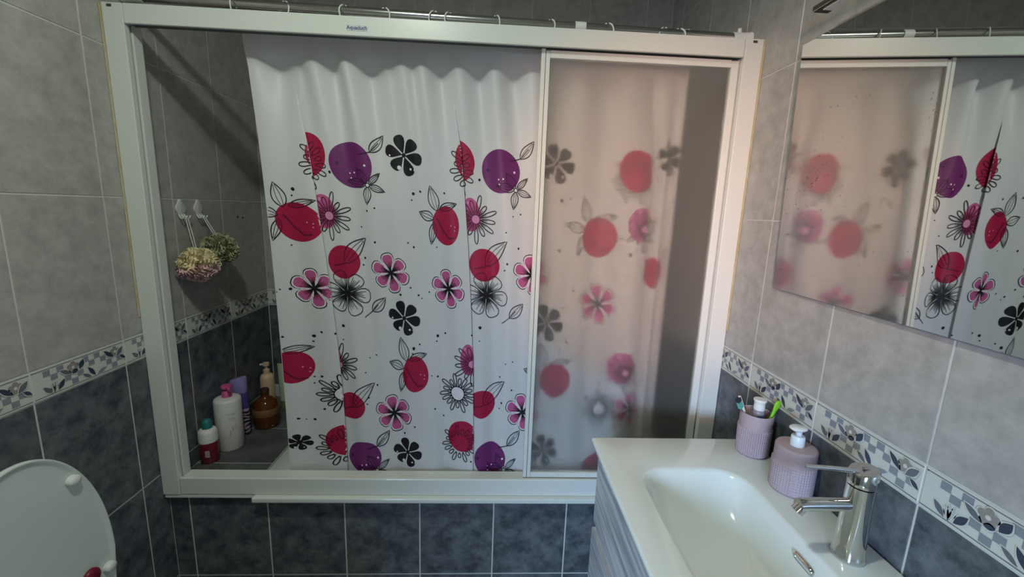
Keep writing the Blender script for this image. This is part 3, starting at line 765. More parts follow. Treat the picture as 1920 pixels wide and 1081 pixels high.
#ENDMOTIFS#
def draw_motif(kind, u, z, s, r, sq):
    P = Print(u, z, s); seed = int(u * 1000 + z * 77)
    if kind == 'red' or kind == 'redleaf':
        P.disc(0, 0, r * sq, r, 'print_crimson', 0, .045, seed, True)
        if kind == 'redleaf':
            for (x0, y0, x1, y1, wd) in ((-22, -27, -34, -72, 10), (-32, -12, -68, -24, 9), (-31, -5, -44, 36, 7), (-14, -30, 33, -41, 7)): draw_leaf(P, x0 * sq, y0, x1 * sq, y1, wd, 0, 1.3, 2)
            P.line([(-24 * sq, -14), (-8 * sq, 10), (6 * sq, 24), (20 * sq, 22)], 2.2, 'print_wine', 2)
            for x, y in ((14, 0), (24, 2), (23, 9)): P.disc(x * sq, y, 1.4, 1.4, 'print_rose', 3)
        P.build('printed_red_disc')
    elif kind == 'lens':
        P.disc(0, 0, r * sq, r, 'print_crimson', 0, .03, seed, True)
        Q = Print(u - 6 * s, z - 15 * s, s); m_daisy(Q, r * 1.26, 1, 17, 0, inn=.45); Q.build('printed_daisy')
        P.build('printed_red_disc')
    elif kind == 'redvein':
        P.disc(0, 0, r * sq, r, 'print_crimson', 0, .03, seed, True)
        draw_leaf(P, 3, 2, 48, -46, 13, -3, 1.4, 2); P.line([(-20, 7), (3, 2)], 1.5); P.build('printed_red_disc')
    elif kind == 'purple':
        P.disc(0, 0, r * sq, r, 'print_purple', 0, .03, seed, True)
        P.disc(-26 * sq, -2, 3.2, 3.2, 'print_plum', 2)
        for x, y, q in ((27, 1, 2.2), (-5, 15, 1.5), (4, 14, 1.7), (-4, 24, 1.5)): P.disc(x * sq, y, q, q, 'print_white', 3)
        P.build('printed_purple_disc')
    elif kind == 'smallleaf':
        draw_leaf(P, -12, 14, 14, -18, 9, 1, 1.4, 2); P.line([(-12, 14), (4, -4)], 1.1); P.line([(-12, 14), (-32, 19)], 1.3); P.build('printed_leaf')
    elif kind == 'stemleaf':
        draw_leaf(P, -15, 13, 14, -14, 10, 1, 1.3, 2); P.line([(-15, 13), (-2, 0)], 1.1); P.line([(-15, 13), (-31, 25)], 1.1); P.build('printed_leaf')
    elif kind == 'thin5': m_thin5(P); P.build('printed_thin_flower')
    elif kind == 'black': m_black(P, r, sq); P.build('printed_black_flower')
    elif kind == 'pink': m_pink(P, r, sq); P.build('printed_pink_flower')
    elif kind == 'outline': m_outline(P, r, sq); P.build('printed_outline_flower')
    elif kind == 'pinkdaisy':
        P.disc(-9, -8, 27 * sq, 31, 'print_pink', 0, .03, seed, True); P.disc(-14, -30, 2.4, 3.2, 'print_rose', 2)
        m_daisy(P, r, 1, 13, .19); P.build('printed_pink_daisy')
    elif kind == 'daisy': m_daisy(P, r, sq, 17, .35, cm='print_white'); P.build('printed_daisy')
for mo in MOTIFS: draw_motif(*mo)
if DOTS:
    DB = MB()
    for (u, z, s, r) in DOTS:
        P = Print(u, z, s); P.b = DB; P.disc(0, 0, r, r * 1.05, 'print_black', 1, .1, int(u * 999))
    tag(DB.build('printed_dots', sc_), kind='stuff')

#REST#
# ------------------------------------------------------------------ vanity
CZ = 0.8464
van = empty('vanity_cabinet', (1.57, 0.67, 0.27)); tag(van, 'pale grey wood grain vanity cabinet with two drawers under the washbasin', 'cabinet')
VO = Vector((1.57, 0.67, 0.27))
def vbox(name, a, b, mt, ch=0.0):
    return one(name, lambda q: q.box(tuple(Vector(a) - VO), tuple(Vector(b) - VO), mt, ch), van)
vbox('side_panel', (1.374, 1.041, 0.27), (W - 0.004, 1.058, CZ - 0.0170), 'grey_wood', 0.001)
vbox('side_panel', (1.374, 0.279, 0.27), (W - 0.004, 0.296, CZ - 0.0170), 'grey_wood', 0.001)
vbox('bottom_panel', (1.374, 0.2962, 0.27), (W - 0.004, 1.0408, 0.288), 'grey_wood')
vbox('drawer_front', (1.353, 0.277, 0.594), (1.3735, 1.062, CZ - 0.0175), 'grey_wood', 0.002)
vbox('grip_gap_shade', (1.366, 0.277, 0.573), (1.3738, 1.058, 0.5935), 'gap_dark')  # dark strip paints the shade in the grip gap between the drawers
vbox('drawer_front', (1.350, 0.277, 0.278), (1.3735, 1.062, 0.5725), 'grey_wood', 0.002)

ct = empty('washbasin', (1.56, 0.67, CZ - 0.016)); tag(ct, 'glossy white ceramic washbasin top on the vanity cabinet', 'washbasin')
CTO = Vector((1.56, 0.67, CZ - 0.016))
def basin(q):
    cx, cy, hx, hy = (1.3325 + W - 0.003) / 2, (0.27 + 1.074) / 2, (W - 0.003 - 1.3325) / 2, (1.074 - 0.27) / 2
    bx, by, gx, gy = 1.5375, 0.648, 0.1265, 0.280
    rings = [rrect(cx, cy, hx - 0.02, hy - 0.02, 0.004, CZ - 0.0155), rrect(cx, cy, hx - 0.004, hy - 0.004, 0.006, CZ - 0.016), rrect(cx, cy, hx, hy, 0.008, CZ - 0.012), rrect(cx, cy, hx, hy, 0.008, CZ - 0.005),
             rrect(cx, cy, hx - 0.0018, hy - 0.0018, 0.008, CZ - 0.0012), rrect(cx, cy, hx - 0.005, hy - 0.005, 0.008, CZ),
             rrect(bx, by, gx + 0.007, gy + 0.007, 0.075, CZ), rrect(bx, by, gx + 0.002, gy + 0.002, 0.072, CZ - 0.0012), rrect(bx, by, gx - 0.004, gy - 0.004, 0.068, CZ - 0.007),
             rrect(bx, by, gx - 0.012, gy - 0.018, 0.066, CZ - 0.030), rrect(bx, by, gx - 0.020, gy - 0.045, 0.062, CZ - 0.065), rrect(bx, by, gx - 0.032, gy - 0.085, 0.058, CZ - 0.095),
             rrect(bx, by, gx - 0.055, gy - 0.14, 0.045, CZ - 0.108), rrect(bx, by, gx - 0.09, gy - 0.21, 0.025, CZ - 0.113)]
    rings = [[(p[0] - CTO.x, p[1] - CTO.y, p[2] - CTO.z) for p in r] for r in rings]
    q.loft(rings, 'ceramic', cap1=True)
one('basin_top', basin, ct, sharp=60)
def overflow(q):
    # rounded slot set into the wall side of the bowl
    def slot(hy, hz, x, n=10):
        pts = []
        for k in range(2):
            s = 1 if k == 0 else -1
            for i in range(n + 1):
                a = -PI / 2 + PI * i / n + (0 if k == 0 else PI)
                pts.append((x, s * (hy - hz) + hz * math.cos(a), hz * math.sin(a)))
        return pts
    r = [slot(0.026, 0.0085, 0.004), slot(0.026, 0.0085, -0.0015), slot(0.0245, 0.007, -0.0028), slot(0.0225, 0.0052, -0.0015), slot(0.0225, 0.0052, 0.004)]
    q.loft(r, 'chrome'); q.add(slot(0.0225, 0.0052, 0.002), [tuple(range(22))], 'gap_dark')
ov = one('overflow_slot', overflow, ct); ov.location = Vector((1.6505, 0.672, CZ - 0.029)) - CTO; ov.rotation_euler = (0, math.radians(-18), 0)

# ------------------------------------------------------------------ faucet
fx, fy = 1.722, 0.660
fa = empty('basin_faucet', (fx, fy, CZ + 0.0003)); tag(fa, 'chrome single lever faucet standing on the washbasin', 'faucet')
one('faucet_body', lambda q: q.lathe([(0.001, 0), (0.0270, 0), (0.0275, 0.004), (0.0255, 0.009), (0.0245, 0.03), (0.0232, 0.07), (0.0222, 0.11), (0.0218, 0.146), (0.0205, 0.1465), (0.001, 0.1465)], 'chrome', 40, closed=False), fa, sharp=35)
def head(q):
    rings = []
    for k, (r, z, tl) in enumerate([(0.001, 0.1480, 0), (0.0215, 0.1480, 0), (0.0225, 0.1490, 0), (0.0228, 0.176, -0.22), (0.0215, 0.178, -0.22), (0.001, 0.1780, -0.22)]):
        rings.append([(r * math.cos(2 * PI * i / 40), r * math.sin(2 * PI * i / 40), z + tl * r * math.cos(2 * PI * i / 40) * -1 * (1 if k > 2 else 0)) for i in range(40)])
    q.loft(rings, 'chrome')
one('faucet_head', head, fa, sharp=35)
one('spout', lambda q: q.loft([[(x, 0.0118 * math.cos(2 * PI * i / 28), 0.0118 * s * math.sin(2 * PI * i / 28) + z + ((-0.010 * math.sin(2 * PI * i / 28)) if x < -0.08 else 0) * 0) for i in range(28)] for (x, z, s) in ((-0.010, 0.108, 1), (-0.06, 0.108, 1), (-0.100, 0.1075, 1), (-0.112, 0.1065, 0.95))], 'chrome', cap1=True), fa, sharp=40)
one('aerator', lambda q: q.tube([(-0.105, 0, 0.104), (-0.1135, 0, 0.0935)], 0.0105, 'chrome', 24), fa, sharp=40)
one('lever', lambda q: q.tube([(-0.012, 0, 0.1745), (-0.06, 0.001, 0.1795), (-0.110, 0.002, 0.1825)], [0.0048, 0.0042, 0.0036], 'chrome', 14), fa, sharp=40)
one('cap_plug', lambda q: q.box((-0.004, -0.003, 0.1785), (0.008, 0.003, 0.1815), 'brushed_chrome', 0.001), fa)

# ------------------------------------------------------------------ tumbler, soap pump and what stands in the tumbler
def knit(h0, h1, cnt, rows, amp):
    def f(a, z, j):
        if not h0 < z < h1: return 0.0
        t = (z - h0) / (h1 - h0) * rows
        return amp * (abs(math.sin(cnt * a / 2 + (0.5 * PI if int(t) % 2 else 0) * 0)) ** 0.6) * (0.35 + 0.65 * abs(math.sin(PI * t)))
    return f
def wallprof(r0, r1, h, n):
    return [(r0 + (r1 - r0) * k / n, h * k / n) for k in range(n + 1)]
cup = empty('toothbrush_tumbler', (1.7495, 1.005, CZ + 0.0003)); tag(cup, 'mauve tumbler with knit texture holding toothbrushes on the washbasin', 'tumbler')
def cupm(q):
    pr = [(0.001, 0), (0.0345, 0), (0.0365, 0.003)] + [(0.0368 + 0.0030 * k / 60, 0.003 + 0.109 * k / 60) for k in range(1, 61)] + [(0.0400, 0.1145), (0.0388, 0.1155), (0.0374, 0.1145), (0.0355, 0.02), (0.001, 0.018)]
    q.lathe(pr, 'mauve', 176, rfun=knit(0.004, 0.077, 44, 12, 0.0032), closed=False)
one('tumbler_body', cupm, cup, sharp=60)
one('tumbler_band', lambda q: q.lathe([(0.0388, 0.0775), (0.0400, 0.0780), (0.0402, 0.0792), (0.0390, 0.0798)], 'mauve', 96, closed=False), cup)
sp = empty('soap_dispenser', (1.7490, 0.855, CZ + 0.0003)); tag(sp, 'mauve knit textured soap dispenser with a white pump', 'soap dispenser')
def soapm(q):
    pr = [(0.001, 0), (0.0400, 0), (0.0420, 0.003)] + [(0.0422, 0.003 + 0.100 * k / 60) for k in range(1, 61)] + [(0.0418, 0.1055), (0.0400, 0.1085), (0.036, 0.1092), (0.001, 0.1098)]
    q.lathe(pr, 'mauve', 176, rfun=knit(0.004, 0.072, 46, 11, 0.0032), closed=False)
one('dispenser_body', soapm, sp, sharp=60)
one('pump_collar', lambda q: q.lathe([(0.001, 0.1099), (0.0142, 0.1099), (0.0145, 0.112), (0.0140, 0.130), (0.0125, 0.1335), (0.001, 0.134)], 'soap_white', 28, closed=False), sp, sharp=50)
one('pump_stem', lambda q: q.lathe([(0.0065, 0.1335), (0.0065, 0.1448)], 'soap_white', 20), sp)
one('pump_head', lambda q: q.lathe([(0.001, 0.1445), (0.009, 0.1445), (0.0165, 0.1500), (0.0170, 0.1525), (0.0150, 0.1545), (0.001, 0.1553)], 'soap_white', 32, sx=1.15, sy=0.9, closed=False, c=(-0.003, 0, 0)), sp, sharp=60)

def brush(name, label, base, tip, hm, bm2, bdir, side=None):
    o = empty(name, base); tag(o, label, 'toothbrush'); B = Vector(base); T = Vector(tip) - B
    one('handle', lambda q: q.tube([(0, 0, 0), T * 0.3, T * 0.62, T * 0.84, T], [0.0042, 0.0046, 0.0030, 0.0042, 0.0036], hm, 12), o)
    if bm2:
        n = Vector(bdir).normalized(); ax = T.normalized(); sd = ax.cross(n).normalized()
        for (mt, s0, s1) in bm2:
            def f(q):
                vs = []
                for s in (s0, s1):
                    for (h, w) in ((0.001, -1), (0.001, 1), (0.0125, 1), (0.0125, -1)): vs.append(T * s + n * h + sd * 0.0046 * w)
                q.add(vs, [(0, 1, 2, 3), (7, 6, 5, 4), (0, 4, 5, 1), (1, 5, 6, 2), (2, 6, 7, 3), (3, 7, 4, 0)], mt)
            one('bristles', f, o)
    return o
cb = CZ + 0.021
brush('toothbrush', 'white toothbrush with teal and dark bristles in the mauve tumbler', (1.762, 1.018, cb), (1.6975, 1.008, 1.0035), 'white_plastic', (('bristle_dark', 0.93, 1.0), ('bristle_teal', 0.80, 0.925)), (-0.7, -0.35, -0.6))
def gbrush():
    o = empty('toothbrush', (1.742, 0.986, cb)); tag(o, 'bright green toothbrush leaning against the right side of the mauve tumbler', 'toothbrush')
    def f(q):
        # a flat, spoon shaped head on a slim neck
        A = Vector((0, 0, 0)); T = Vector((1.7885, 0.982, 1.004)) - Vector((1.742, 0.986, cb)); ax = T.normalized(); sd = Vector((0, 1, 0)).cross(ax).normalized(); nn = ax.cross(sd)
        prof = [(0, .004, .004), (.45, .004, .004), (.72, .0035, .0035), (.80, .0050, .003), (.88, .0082, .003), (.94, .0086, .003), (.985, .006, .0025), (1.0, .002, .002)]
        q.loft([[tuple(T * t + sd * a * math.cos(2 * PI * i / 16) + nn * b * math.sin(2 * PI * i / 16)) for i in range(16)] for t, a, b in prof], 'green_plastic', cap0=True, cap1=True)
    one('handle', f, o)
    return o
gbrush()
tp = empty('toothpaste_tube', (1.751, 1.002, cb)); tag(tp, 'grey toothpaste tube with white cap standing in the mauve tumbler', 'toothpaste')
def tube(q):
    rings = []
    for (a, b, z) in ((0.0185, 0.002, 0.0), (0.0170, 0.008, 0.035), (0.0155, 0.0125, 0.075), (0.0142, 0.0142, 0.098), (0.0125, 0.0125, 0.103)):
        rings.append([(a * math.cos(2 * PI * i / 28), b * math.sin(2 * PI * i / 28), z) for i in range(28)])
    q.loft(rings, 'grey_tube', cap0=True, cap1=True)
one('tube_body', tube, tp)
one('blue_mark', lambda q: [q.box((-0.010 + 0.006 * k, -0.0152, 0.080), (-0.0075 + 0.006 * k, -0.0128, 0.092), 'blue_print') for k in range(3)], tp)
one('tube_cap', lambda q: q.lathe([(0.001, 0.1032), (0.0132, 0.1032), (0.0140, 0.106), (0.0132, 0.114), (0.0128, 0.119), (0.0138, 0.124), (0.0156, 0.1275), (0.0158, 0.1305), (0.0148, 0.132), (0.001, 0.1325)], 'white_plastic', 32, closed=False), tp, sharp=50)
dr = empty('interdental_brush', (1.730, 1.020, cb)); tag(dr, 'dark red stick inside the mauve tumbler beside the white toothbrush', 'brush')
one('handle', lambda q: q.tube([(0, 0, 0), (-0.006, 0.001, 0.06), (-0.0085, 0.002, 0.101)], 0.0055, 'dark_red', 12), dr, sharp=40)

# ------------------------------------------------------------------ mirror and its lamp
def mp(y, z, k=0.0): return (1.776 + 0.0107 * (y - 0.9) - 0.0264 * (z - 1.6) + k, y, z)
my0, my1, mz0, mz1 = 0.27, 1.0715, 1.2815, 1.8727
mir = empty('wall_mirror', mp(0.67, mz0)); tag(mir, 'frameless wall mirror reflecting the shower screen, tilted above the washbasin', 'mirror')
MO = Vector(mp(0.67, mz0))
def mirf(q):
    i = 0.0015
    F = [Vector(mp(y, z)) - MO for y, z in ((my0 + i, mz0 + i), (my1 - i, mz0 + i), (my1 - i, mz1 - i), (my0 + i, mz1 - i))]
    E = [Vector(mp(y, z, 0.0012)) - MO for y, z in ((my0, mz0), (my1, mz0), (my1, mz1), (my0, mz1))]
    B = [Vector(mp(y, z, 0.0050)) - MO for y, z in ((my0, mz0), (my1, mz0), (my1, mz1), (my0, mz1))]
    q.add(F, [(0, 3, 2, 1)], 'mirror_glass')
    q.add(F + E, [(k, (k + 1) % 4, (k + 1) % 4 + 4, k + 4) for k in range(4)], 'mirror_edge')
    q.add(E + B, [(k, (k + 1) % 4, (k + 1) % 4 + 4, k + 4) for k in range(4)] + [(4, 5, 6, 7)], 'mirror_edge')
one('mirror_pane', mirf, mir)
one('hanger', lambda q: q.box(tuple(Vector((1.7805, 0.45, 1.835)) - MO), tuple(Vector((W - 0.0005, 0.90, 1.860)) - MO), 'mirror_edge'), mir)
ml = empty('mirror_lamp', (1.76, 0.70, 1.893)); tag(ml, 'slim chrome bar lamp mounted above the mirror', 'lamp')
LO = Vector((1.76, 0.70, 1.893))
def lbox(name, a, b, mt, ch=0.0015): return one(name, lambda q: q.box(tuple(Vector(a) - LO), tuple(Vector(b) - LO), mt, ch), ml)
lbox('lamp_bar', (1.7185, 0.42, 1.8990), (1.7500, 0.975, 1.9120), 'lamp_dark')
lbox('chrome_edge', (1.7165, 0.42, 1.9005), (1.7183, 0.976, 1.9110), 'chrome', 0.0005)
lbox('diffuser', (1.7240, 0.43, 1.8965), (1.7470, 0.955, 1.8988), 'white_plastic', 0.0006)
lbox('bracket', (1.7502, 0.66, 1.8985), (W - 0.0006, 0.74, 1.9115), 'chrome')

# ------------------------------------------------------------------ toilet
to = empty('toilet', (0.35, 0.80, 0.0)); tag(to, 'white toilet at the left wall with its lid raised', 'toilet')
TO = Vector((0.35, 0.80, 0.0))
def ell(a0, b, cx, z, n=40, f=1.0):
    # egg outline, long axis along x
    return [(cx + (b * 1.15 if math.cos(2 * PI * i / n) > 0 else b * 0.85) * math.cos(2 * PI * i / n), a0 * math.sin(2 * PI * i / n), z) for i in range(n)]
def bowl(q):
    q.loft([ell(0.11, 0.15, -0.06, 0.0), ell(0.105, 0.14, -0.05, 0.08), ell(0.13, 0.17, -0.03, 0.20), ell(0.175, 0.21, 0.0, 0.33), ell(0.182, 0.22, 0.005, 0.385), ell(0.178, 0.215, 0.005, 0.395), ell(0.125, 0.16, 0.01, 0.395), ell(0.10, 0.13, 0.01, 0.33), ell(0.05, 0.07, 0.0, 0.24)], 'ceramic', cap0=True, cap1=True)
one('bowl', bowl, to, sharp=60)
one('seat', lambda q: q.loft([ell(0.184, 0.222, 0.005, 0.3965), ell(0.186, 0.224, 0.005, 0.410), ell(0.180, 0.217, 0.005, 0.417), ell(0.125, 0.158, 0.012, 0.415), ell(0.120, 0.152, 0.012, 0.3965), ell(0.184, 0.222, 0.005, 0.3965)], 'toilet_white'), to, sharp=50)
one('cistern', lambda q: q.box((-0.349, -0.17, 0.30), (-0.292, 0.17, 0.80), 'ceramic', 0.012), to)
def lidring(g, x):
    # half ellipse on top, slightly tapering sides below; looks towards +x
    a, b = 0.183 - g, 0.336 - g; pts = []
    for i in range(49):
        t = PI * i / 48; pts.append((x, a * math.cos(t), 0.586 + b * math.sin(t)))
    for i in range(1, 10):
        pts.append((x, -a + 0.03 * i / 10 * 0.6, 0.586 - (0.165 - g) * i / 10))
    pts.append((x, -0.16 + g, 0.421 + g)); pts.append((x, 0.16 - g, 0.421 + g))
    for i in range(9, 0, -1):
        pts.append((x, a - 0.03 * i / 10 * 0.6, 0.586 - (0.165 - g) * i / 10))
    return pts
X0 = 0.0865 - 0.35
def lid(q):
    q.loft([lidring(0.012, X0), lidring(0.003, X0 + 0.002), lidring(0.0, X0 + 0.008), lidring(0.0, X0 + 0.016), lidring(0.0015, X0 + 0.0175), lidring(0.0045, X0 + 0.0175), lidring(0.009, X0 + 0.0135), lidring(0.016, X0 + 0.0125), lidring(0.05, X0 + 0.012), lidring(0.12, X0 + 0.012)], 'toilet_white', cap0=True, cap1=True)
ld = one('lid', lid, to, sharp=50)
for (y, z) in ((0.908 - 0.80, 0.820), (0.9585 - 0.80, 0.545), (-(0.908 - 0.80), 0.820), (-(0.9585 - 0.80), 0.545)):
    one('lid_bumper', lambda q: q.loft([[(X0 + 0.0126 + h, y + r * (1.25 if 1 else 1) * math.cos(2 * PI * i / 18), z + r * math.sin(2 * PI * i / 18)) for i in range(18)] for r, h in ((0.0115, 0.0), (0.0112, 0.010), (0.0095, 0.013), (0.004, 0.0145))], 'white_plastic', cap1=True), ld)
one('red_reflection_disc', lambda q: q.loft([[(X0 + 0.0126 + h, 0.9135 - 0.80 + r * math.cos(2 * PI * i / 22), 0.557 + r * math.sin(2 * PI * i / 22)) for i in range(22)] for r, h in ((0.021, 0.0), (0.021, 0.006), (0.018, 0.010), (0.005, 0.011))], 'dark_red', cap1=True), ld)  # red disc stands in for a red reflection in the glossy lid
one('hinge', lambda q: q.tube([(X0 + 0.008, -0.09, 0.413), (X0 + 0.008, 0.09, 0.413)], 0.0075, 'white_plastic', 14), to, sharp=40)

# ------------------------------------------------------------------ bottles on the ledge
def thing(name, label, cat, loc): return tag(empty(name, loc), label, cat)
bz = ZS + 0.0004
b = thing('bath_bottle', 'red liquid bottle with a teal cap, front left on the ledge', 'bottle', (0.037, 1.446, bz))
one('bottle_body', lambda q: q.lathe([(0.001, 0), (0.027, 0), (0.0295, 0.004), (0.0295, 0.078), (0.001, 0.0785)], 'bottle_red', 32, closed=False), b, sharp=45)
one('bottle_shoulder', lambda q: q.lathe([(0.0297, 0.0787), (0.0297, 0.112), (0.027, 0.122), (0.018, 0.128), (0.001, 0.1285)], 'bottle_white', 32, closed=False), b, sharp=50)
one('cap', lambda q: q.lathe([(0.0165, 0.1287), (0.0165, 0.146), (0.013, 0.158), (0.006, 0.163), (0.001, 0.1635)], 'teal', 28, closed=False), b, sharp=60)
one('label_patch', lambda q: q.box((0.004, -0.0305, 0.028), (0.019, -0.0262, 0.052), 'bottle_pinkish', 0.001), b)

b = thing('pump_bottle', 'large white pump bottle with a pink pump on the ledge', 'bottle', (0.0545, 1.5425, bz))
one('bottle_body', lambda q: q.lathe([(0.001, 0), (0.043, 0), (0.0455, 0.004), (0.0455, 0.190), (0.0435, 0.197), (0.036, 0.2015), (0.015, 0.204), (0.001, 0.204)], 'bottle_white', 40, closed=False), b, sharp=50)
one('pump_collar', lambda q: q.lathe([(0.0165, 0.2042), (0.0165, 0.222), (0.012, 0.228), (0.0075, 0.229), (0.0075, 0.238), (0.001, 0.238)], 'pink_pump', 28, closed=False), b, sharp=45)
one('pump_head', lambda q: (q.lathe([(0.001, 0.238), (0.017, 0.238), (0.019, 0.243), (0.016, 0.249), (0.001, 0.250)], 'pink_pump', 28, closed=False), q.tube([(0, 0, 0.244), (0.022, -0.022, 0.244), (0.028, -0.028, 0.240)], 0.0055, 'pink_pump', 12)), b, sharp=50)
def twig(q):
    def cyl(a, z): return (0.0460 * math.cos(a), 0.0460 * math.sin(a), z)
    def st(pts, w=0.0014):
        for (a0, z0), (a1, z1) in zip(pts, pts[1:]):
            q.add([cyl(a0 - w * 9, z0 - w * .4), cyl(a1 - w * 9, z1 - w * .4), cyl(a1 + w * 9, z1 + w * .4), cyl(a0 + w * 9, z0 + w * .4)], [(0, 1, 2, 3)], 'bottle_ink')
    c = -0.85
    st([(c - .35, .045), (c - .1, .068), (c + .12, .088), (c + .3, .105)]); st([(c - .1, .068), (c - .15, .085)]); st([(c + .05, .082), (c + .02, .100)]); st([(c + .1, .086), (c + .32, .088)])
    for z, h in ((.150, .35), (.145, .30), (.132, .22), (.126, .25)): st([(c - h, z), (c - h / 2, z), (c, z), (c + h / 2, z), (c + h, z)], 0.0011)
tag(one('label_print', twig, b), kind='stuff')

b = thing('shower_gel', 'lilac capped shower gel with zebra print behind the white pump bottle', 'bottle', (0.0450, 1.632, bz))
def ov(a, c, z, n=28): return [(a * math.cos(2 * PI * i / n), c * math.sin(2 * PI * i / n), z) for i in range(n)]
one('bottle_body', lambda q: q.loft([ov(.030, .018, 0), ov(.034, .021, .006), ov(.034, .021, .13), ov(.032, .020, .155)], 'bottle_pinkish', cap0=True, cap1=True), b, sharp=50)
one('label', lambda q: q.loft([ov(.0345, .0215, .115), ov(.0338, .0213, .165), ov(.0315, .0200, .180)], 'label_purple', cap1=True), b, sharp=50)
one('cap', lambda q: q.loft([ov(.0305, .0195, .1802), ov(.0325, .0205, .19), ov(.0335, .0205, .225), [(x, y, z + 0.010 * (x / .033)) for x, y, z in ov(.033, .019, .236)], [(x, y, z + 0.010 * (x / .033)) for x, y, z in ov(.028, .014, .240)]], 'bottle_lilac', cap1=True), b, sharp=50)
def zebra(q):
    for k in range(7):
        z = .012 + .015 * k; a0 = -1.9; pts = []
        for i in range(9):
            a = a0 + 2.4 * i / 8; zz = z + .004 * math.sin(3 * a + k)
            pts.append((a, zz))
        for (a, z1), (c, z2) in zip(pts, pts[1:]):
            w = .0032 * (0.4 + abs(math.sin(2 * a + k)))
            q.add([(.0346 * math.cos(a), .0216 * math.sin(a), z1 - w), (.0346 * math.cos(c), .0216 * math.sin(c), z2 - w), (.0346 * math.cos(c), .0216 * math.sin(c), z2 + w), (.0346 * math.cos(a), .0216 * math.sin(a), z1 + w)], [(0, 1, 2, 3)], 'stripe_black')
one('zebra_print', zebra, b)

b = thing('amber_bottle', 'round amber bottle with a brown cap on the ledge', 'bottle', (0.105, 1.706, bz))
one('bottle_body', lambda q: q.lathe([(0.001, 0), (0.044, 0), (0.049, 0.006), (0.050, 0.05), (0.0485, 0.085), (0.042, 0.108), (0.028, 0.122), (0.016, 0.128), (0.0145, 0.140), (0.001, 0.1402)], 'amber_glass', 40, closed=False), b, sharp=60)
one('label_band', lambda q: q.lathe([(0.0500, 0.055), (0.0502, 0.0565), (0.0497, 0.084), (0.0485, 0.085)], 'amber_label', 40, closed=False), b)
one('cap', lambda q: q.lathe([(0.0168, 0.1404), (0.0170, 0.160), (0.0155, 0.164), (0.001, 0.1645)], 'brown_cap', 28, closed=False), b, sharp=45)

b = thing('lotion_bottle', 'cream coloured pump bottle at the back of the ledge', 'bottle', (0.060, 1.815, bz))
one('bottle_body', lambda q: q.lathe([(0.001, 0), (0.026, 0), (0.028, 0.004), (0.028, 0.165), (0.024, 0.180), (0.012, 0.188), (0.001, 0.1885)], 'cream_bottle', 32, closed=False), b, sharp=50)
one('pump_head', lambda q: (q.lathe([(0.013, 0.1887), (0.013, 0.205), (0.006, 0.207), (0.006, 0.222), (0.013, 0.223), (0.013, 0.236), (0.001, 0.238)], 'cream_bottle', 24, closed=False), q.tube([(0, 0, 0.230), (-0.022, -0.012, 0.230)], 0.0045, 'cream_bottle', 10)), b, sharp=40)

b = thing('hair_mask_tube', 'pale green tube bottle next to the curtain edge', 'bottle', (0.108, 1.868, bz))
one('bottle_body', lambda q: q.loft([ov(.022, .020, .040), ov(.024, .019, .10), ov(.027, .012, .17), ov(.029, .004, .212)], 'pale_green', cap0=True, cap1=True), b, sharp=50)
one('cap', lambda q: q.lathe([(0.001, 0), (0.024, 0), (0.0245, 0.003), (0.0235, 0.0395), (0.001, 0.0397)], 'olive', 28, closed=False), b, sharp=45)

# ------------------------------------------------------------------ hooks and bath poufs on the left shower wall
def hook(label, y, sgn):
    o = thing('adhesive_hook', label, 'hook', (0.0005, y, 1.425)); o['group'] = 'clear adhesive hooks in the shower'
    def plate(q):
        out = []
        for i in range(36):
            t = 2 * PI * i / 36; a = 0.019 * (1 + 0.16 * math.cos(4 * t)); c = 0.029 * (1 + 0.10 * math.cos(4 * t)); out.append((a * math.cos(t), c * math.sin(t)))
        q.loft([[(0.0, y_, z_) for y_, z_ in out], [(0.003, y_, z_) for y_, z_ in out], [(0.0038, y_ * .9, z_ * .93) for y_, z_ in out]], 'clear_plastic', cap0=True, cap1=True)
    one('hook_plate', plate, o, sharp=50)
    for k in (-1, 0, 1):
        one('hook_arm', lambda q: q.tube([(0.003, 0.012 * k, -0.018), (0.007, 0.013 * k, -0.028), (0.013, 0.014 * k, -0.033), (0.019, 0.015 * k, -0.030), (0.021, 0.015 * k, -0.022)], 0.0024, 'clear_plastic', 8), o)
    return o
hook('clear adhesive hook with the yellow and pink bath pouf', 1.478, 1); hook('clear adhesive hook with the green bath pouf', 1.564, 1)

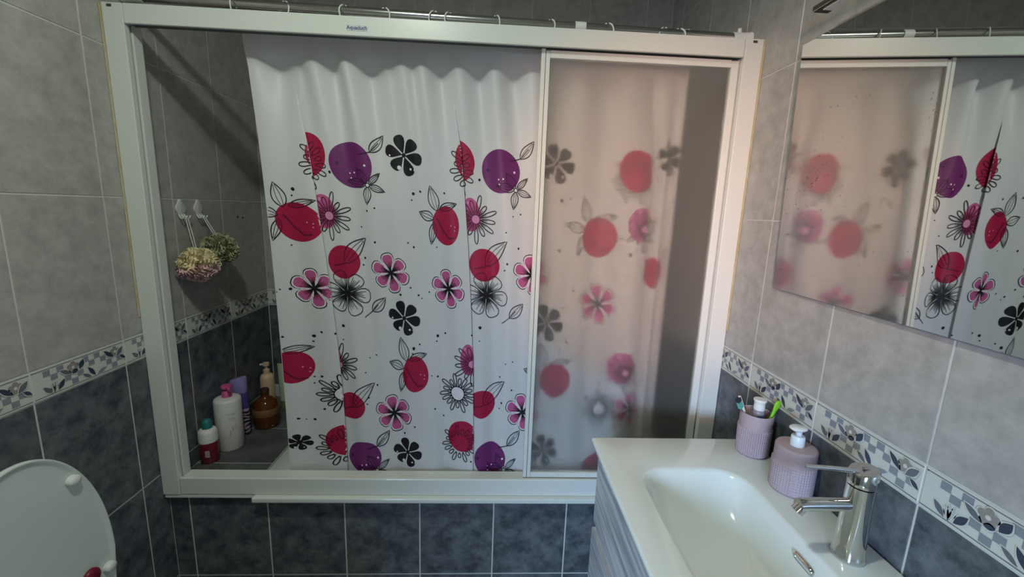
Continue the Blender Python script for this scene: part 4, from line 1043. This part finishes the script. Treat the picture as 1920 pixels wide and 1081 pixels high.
def pouf(name, label, c, r, hooky, mfun, seed, gx=1.0):
    g = random.Random(seed); o = thing(name, label, 'bath pouf', c); o['group'] = 'bath poufs hanging in the shower'
    q = MB()
    # a ball of ruffled netting: many wavy frills round the core
    for k in range(74):
        zc = 1 - 2 * (k + .5) / 74; a = k * 2.39996; n = Vector((math.sqrt(1 - zc * zc) * math.cos(a), math.sqrt(1 - zc * zc) * math.sin(a), zc))
        t = n.cross(Vector((g.random() - .5, g.random() - .5, g.random() - .5))).normalized(); w = n.cross(t)
        L = r * (.55 + .3 * g.random()); seg = 14; ph = g.random() * 6; hh = r * (.95 + .12 * g.random()); vs = []
        for j in range(4):
            f = j / 3
            for i in range(seg + 1):
                s = (i / seg - .5) * L; wav = math.sin(i * 1.9 + ph) * r * (.03 + .13 * f)
                d = (n * (r * .35 + (hh - r * .35) * f) + t * s + w * wav)
                lim = hh * (1 - .06 * math.sin(i * 2.3 + ph)); l = d.length
                if l > lim: d = d * (lim / l)
                vs.append((d.x * gx, d.y, d.z * .94))
        fs = [(j * (seg + 1) + i, j * (seg + 1) + i + 1, (j + 1) * (seg + 1) + i + 1, (j + 1) * (seg + 1) + i) for j in range(3) for i in range(seg)]
        q.add(vs, fs, mfun(n, g), True)
    q.build('netting', o)
    one('core', lambda b2: b2.ball((0, 0, 0), r * .74, mfun(Vector((0, 0, .3)), g), 18, (gx, 1, .95)), o)
    hp = Vector((0.0175, hooky, 1.3965)) - Vector(c)
    one('cord', lambda b2: (b2.tube([(0, -0.004, r * .5), hp * .5 + Vector((0, -0.004, r * .25)), hp + Vector((0.001, -0.002, 0))], 0.0016, 'cord_white', 7), b2.tube([hp + Vector((0.001, -0.002, 0)), hp + Vector((0.001, 0.003, 0.002)), hp + Vector((0.001, 0.008, 0))], 0.0016, 'cord_white', 7), b2.tube([(0, 0.004, r * .5), hp * .5 + Vector((0, 0.008, r * .25)), hp + Vector((0.001, 0.008, 0))], 0.0016, 'cord_white', 7)), o)
pouf('bath_pouf', 'yellow and pink net bath pouf hanging on the left shower wall', (0.064, 1.445, 1.243), 0.060, 1.476, lambda n, g: 'pouf_yellow' if n.z + .25 * (g.random() - .5) > -.12 else 'pouf_pink', 3)
pouf('bath_pouf', 'olive green net bath pouf hanging behind the yellow and pink one', (0.063, 1.566, 1.283), 0.059, 1.562, lambda n, g: 'pouf_green', 5)

# ------------------------------------------------------------------ ceiling lamp
cl = thing('ceiling_lamp', 'round white ceiling lamp above the middle of the room', 'lamp', (0.70, 0.40, 2.52))
one('lamp_base', lambda q: q.lathe([(0.001, -0.001), (0.12, -0.001), (0.12, -0.02), (0.112, -0.024), (0.001, -0.024)], 'white_metal', 40, closed=False), cl, sharp=40)
one('lamp_shade', lambda q: q.lathe([(0.108, -0.0242), (0.108, -0.05), (0.09, -0.075), (0.05, -0.092), (0.001, -0.097)], 'lamp_glass', 40, closed=False), cl)
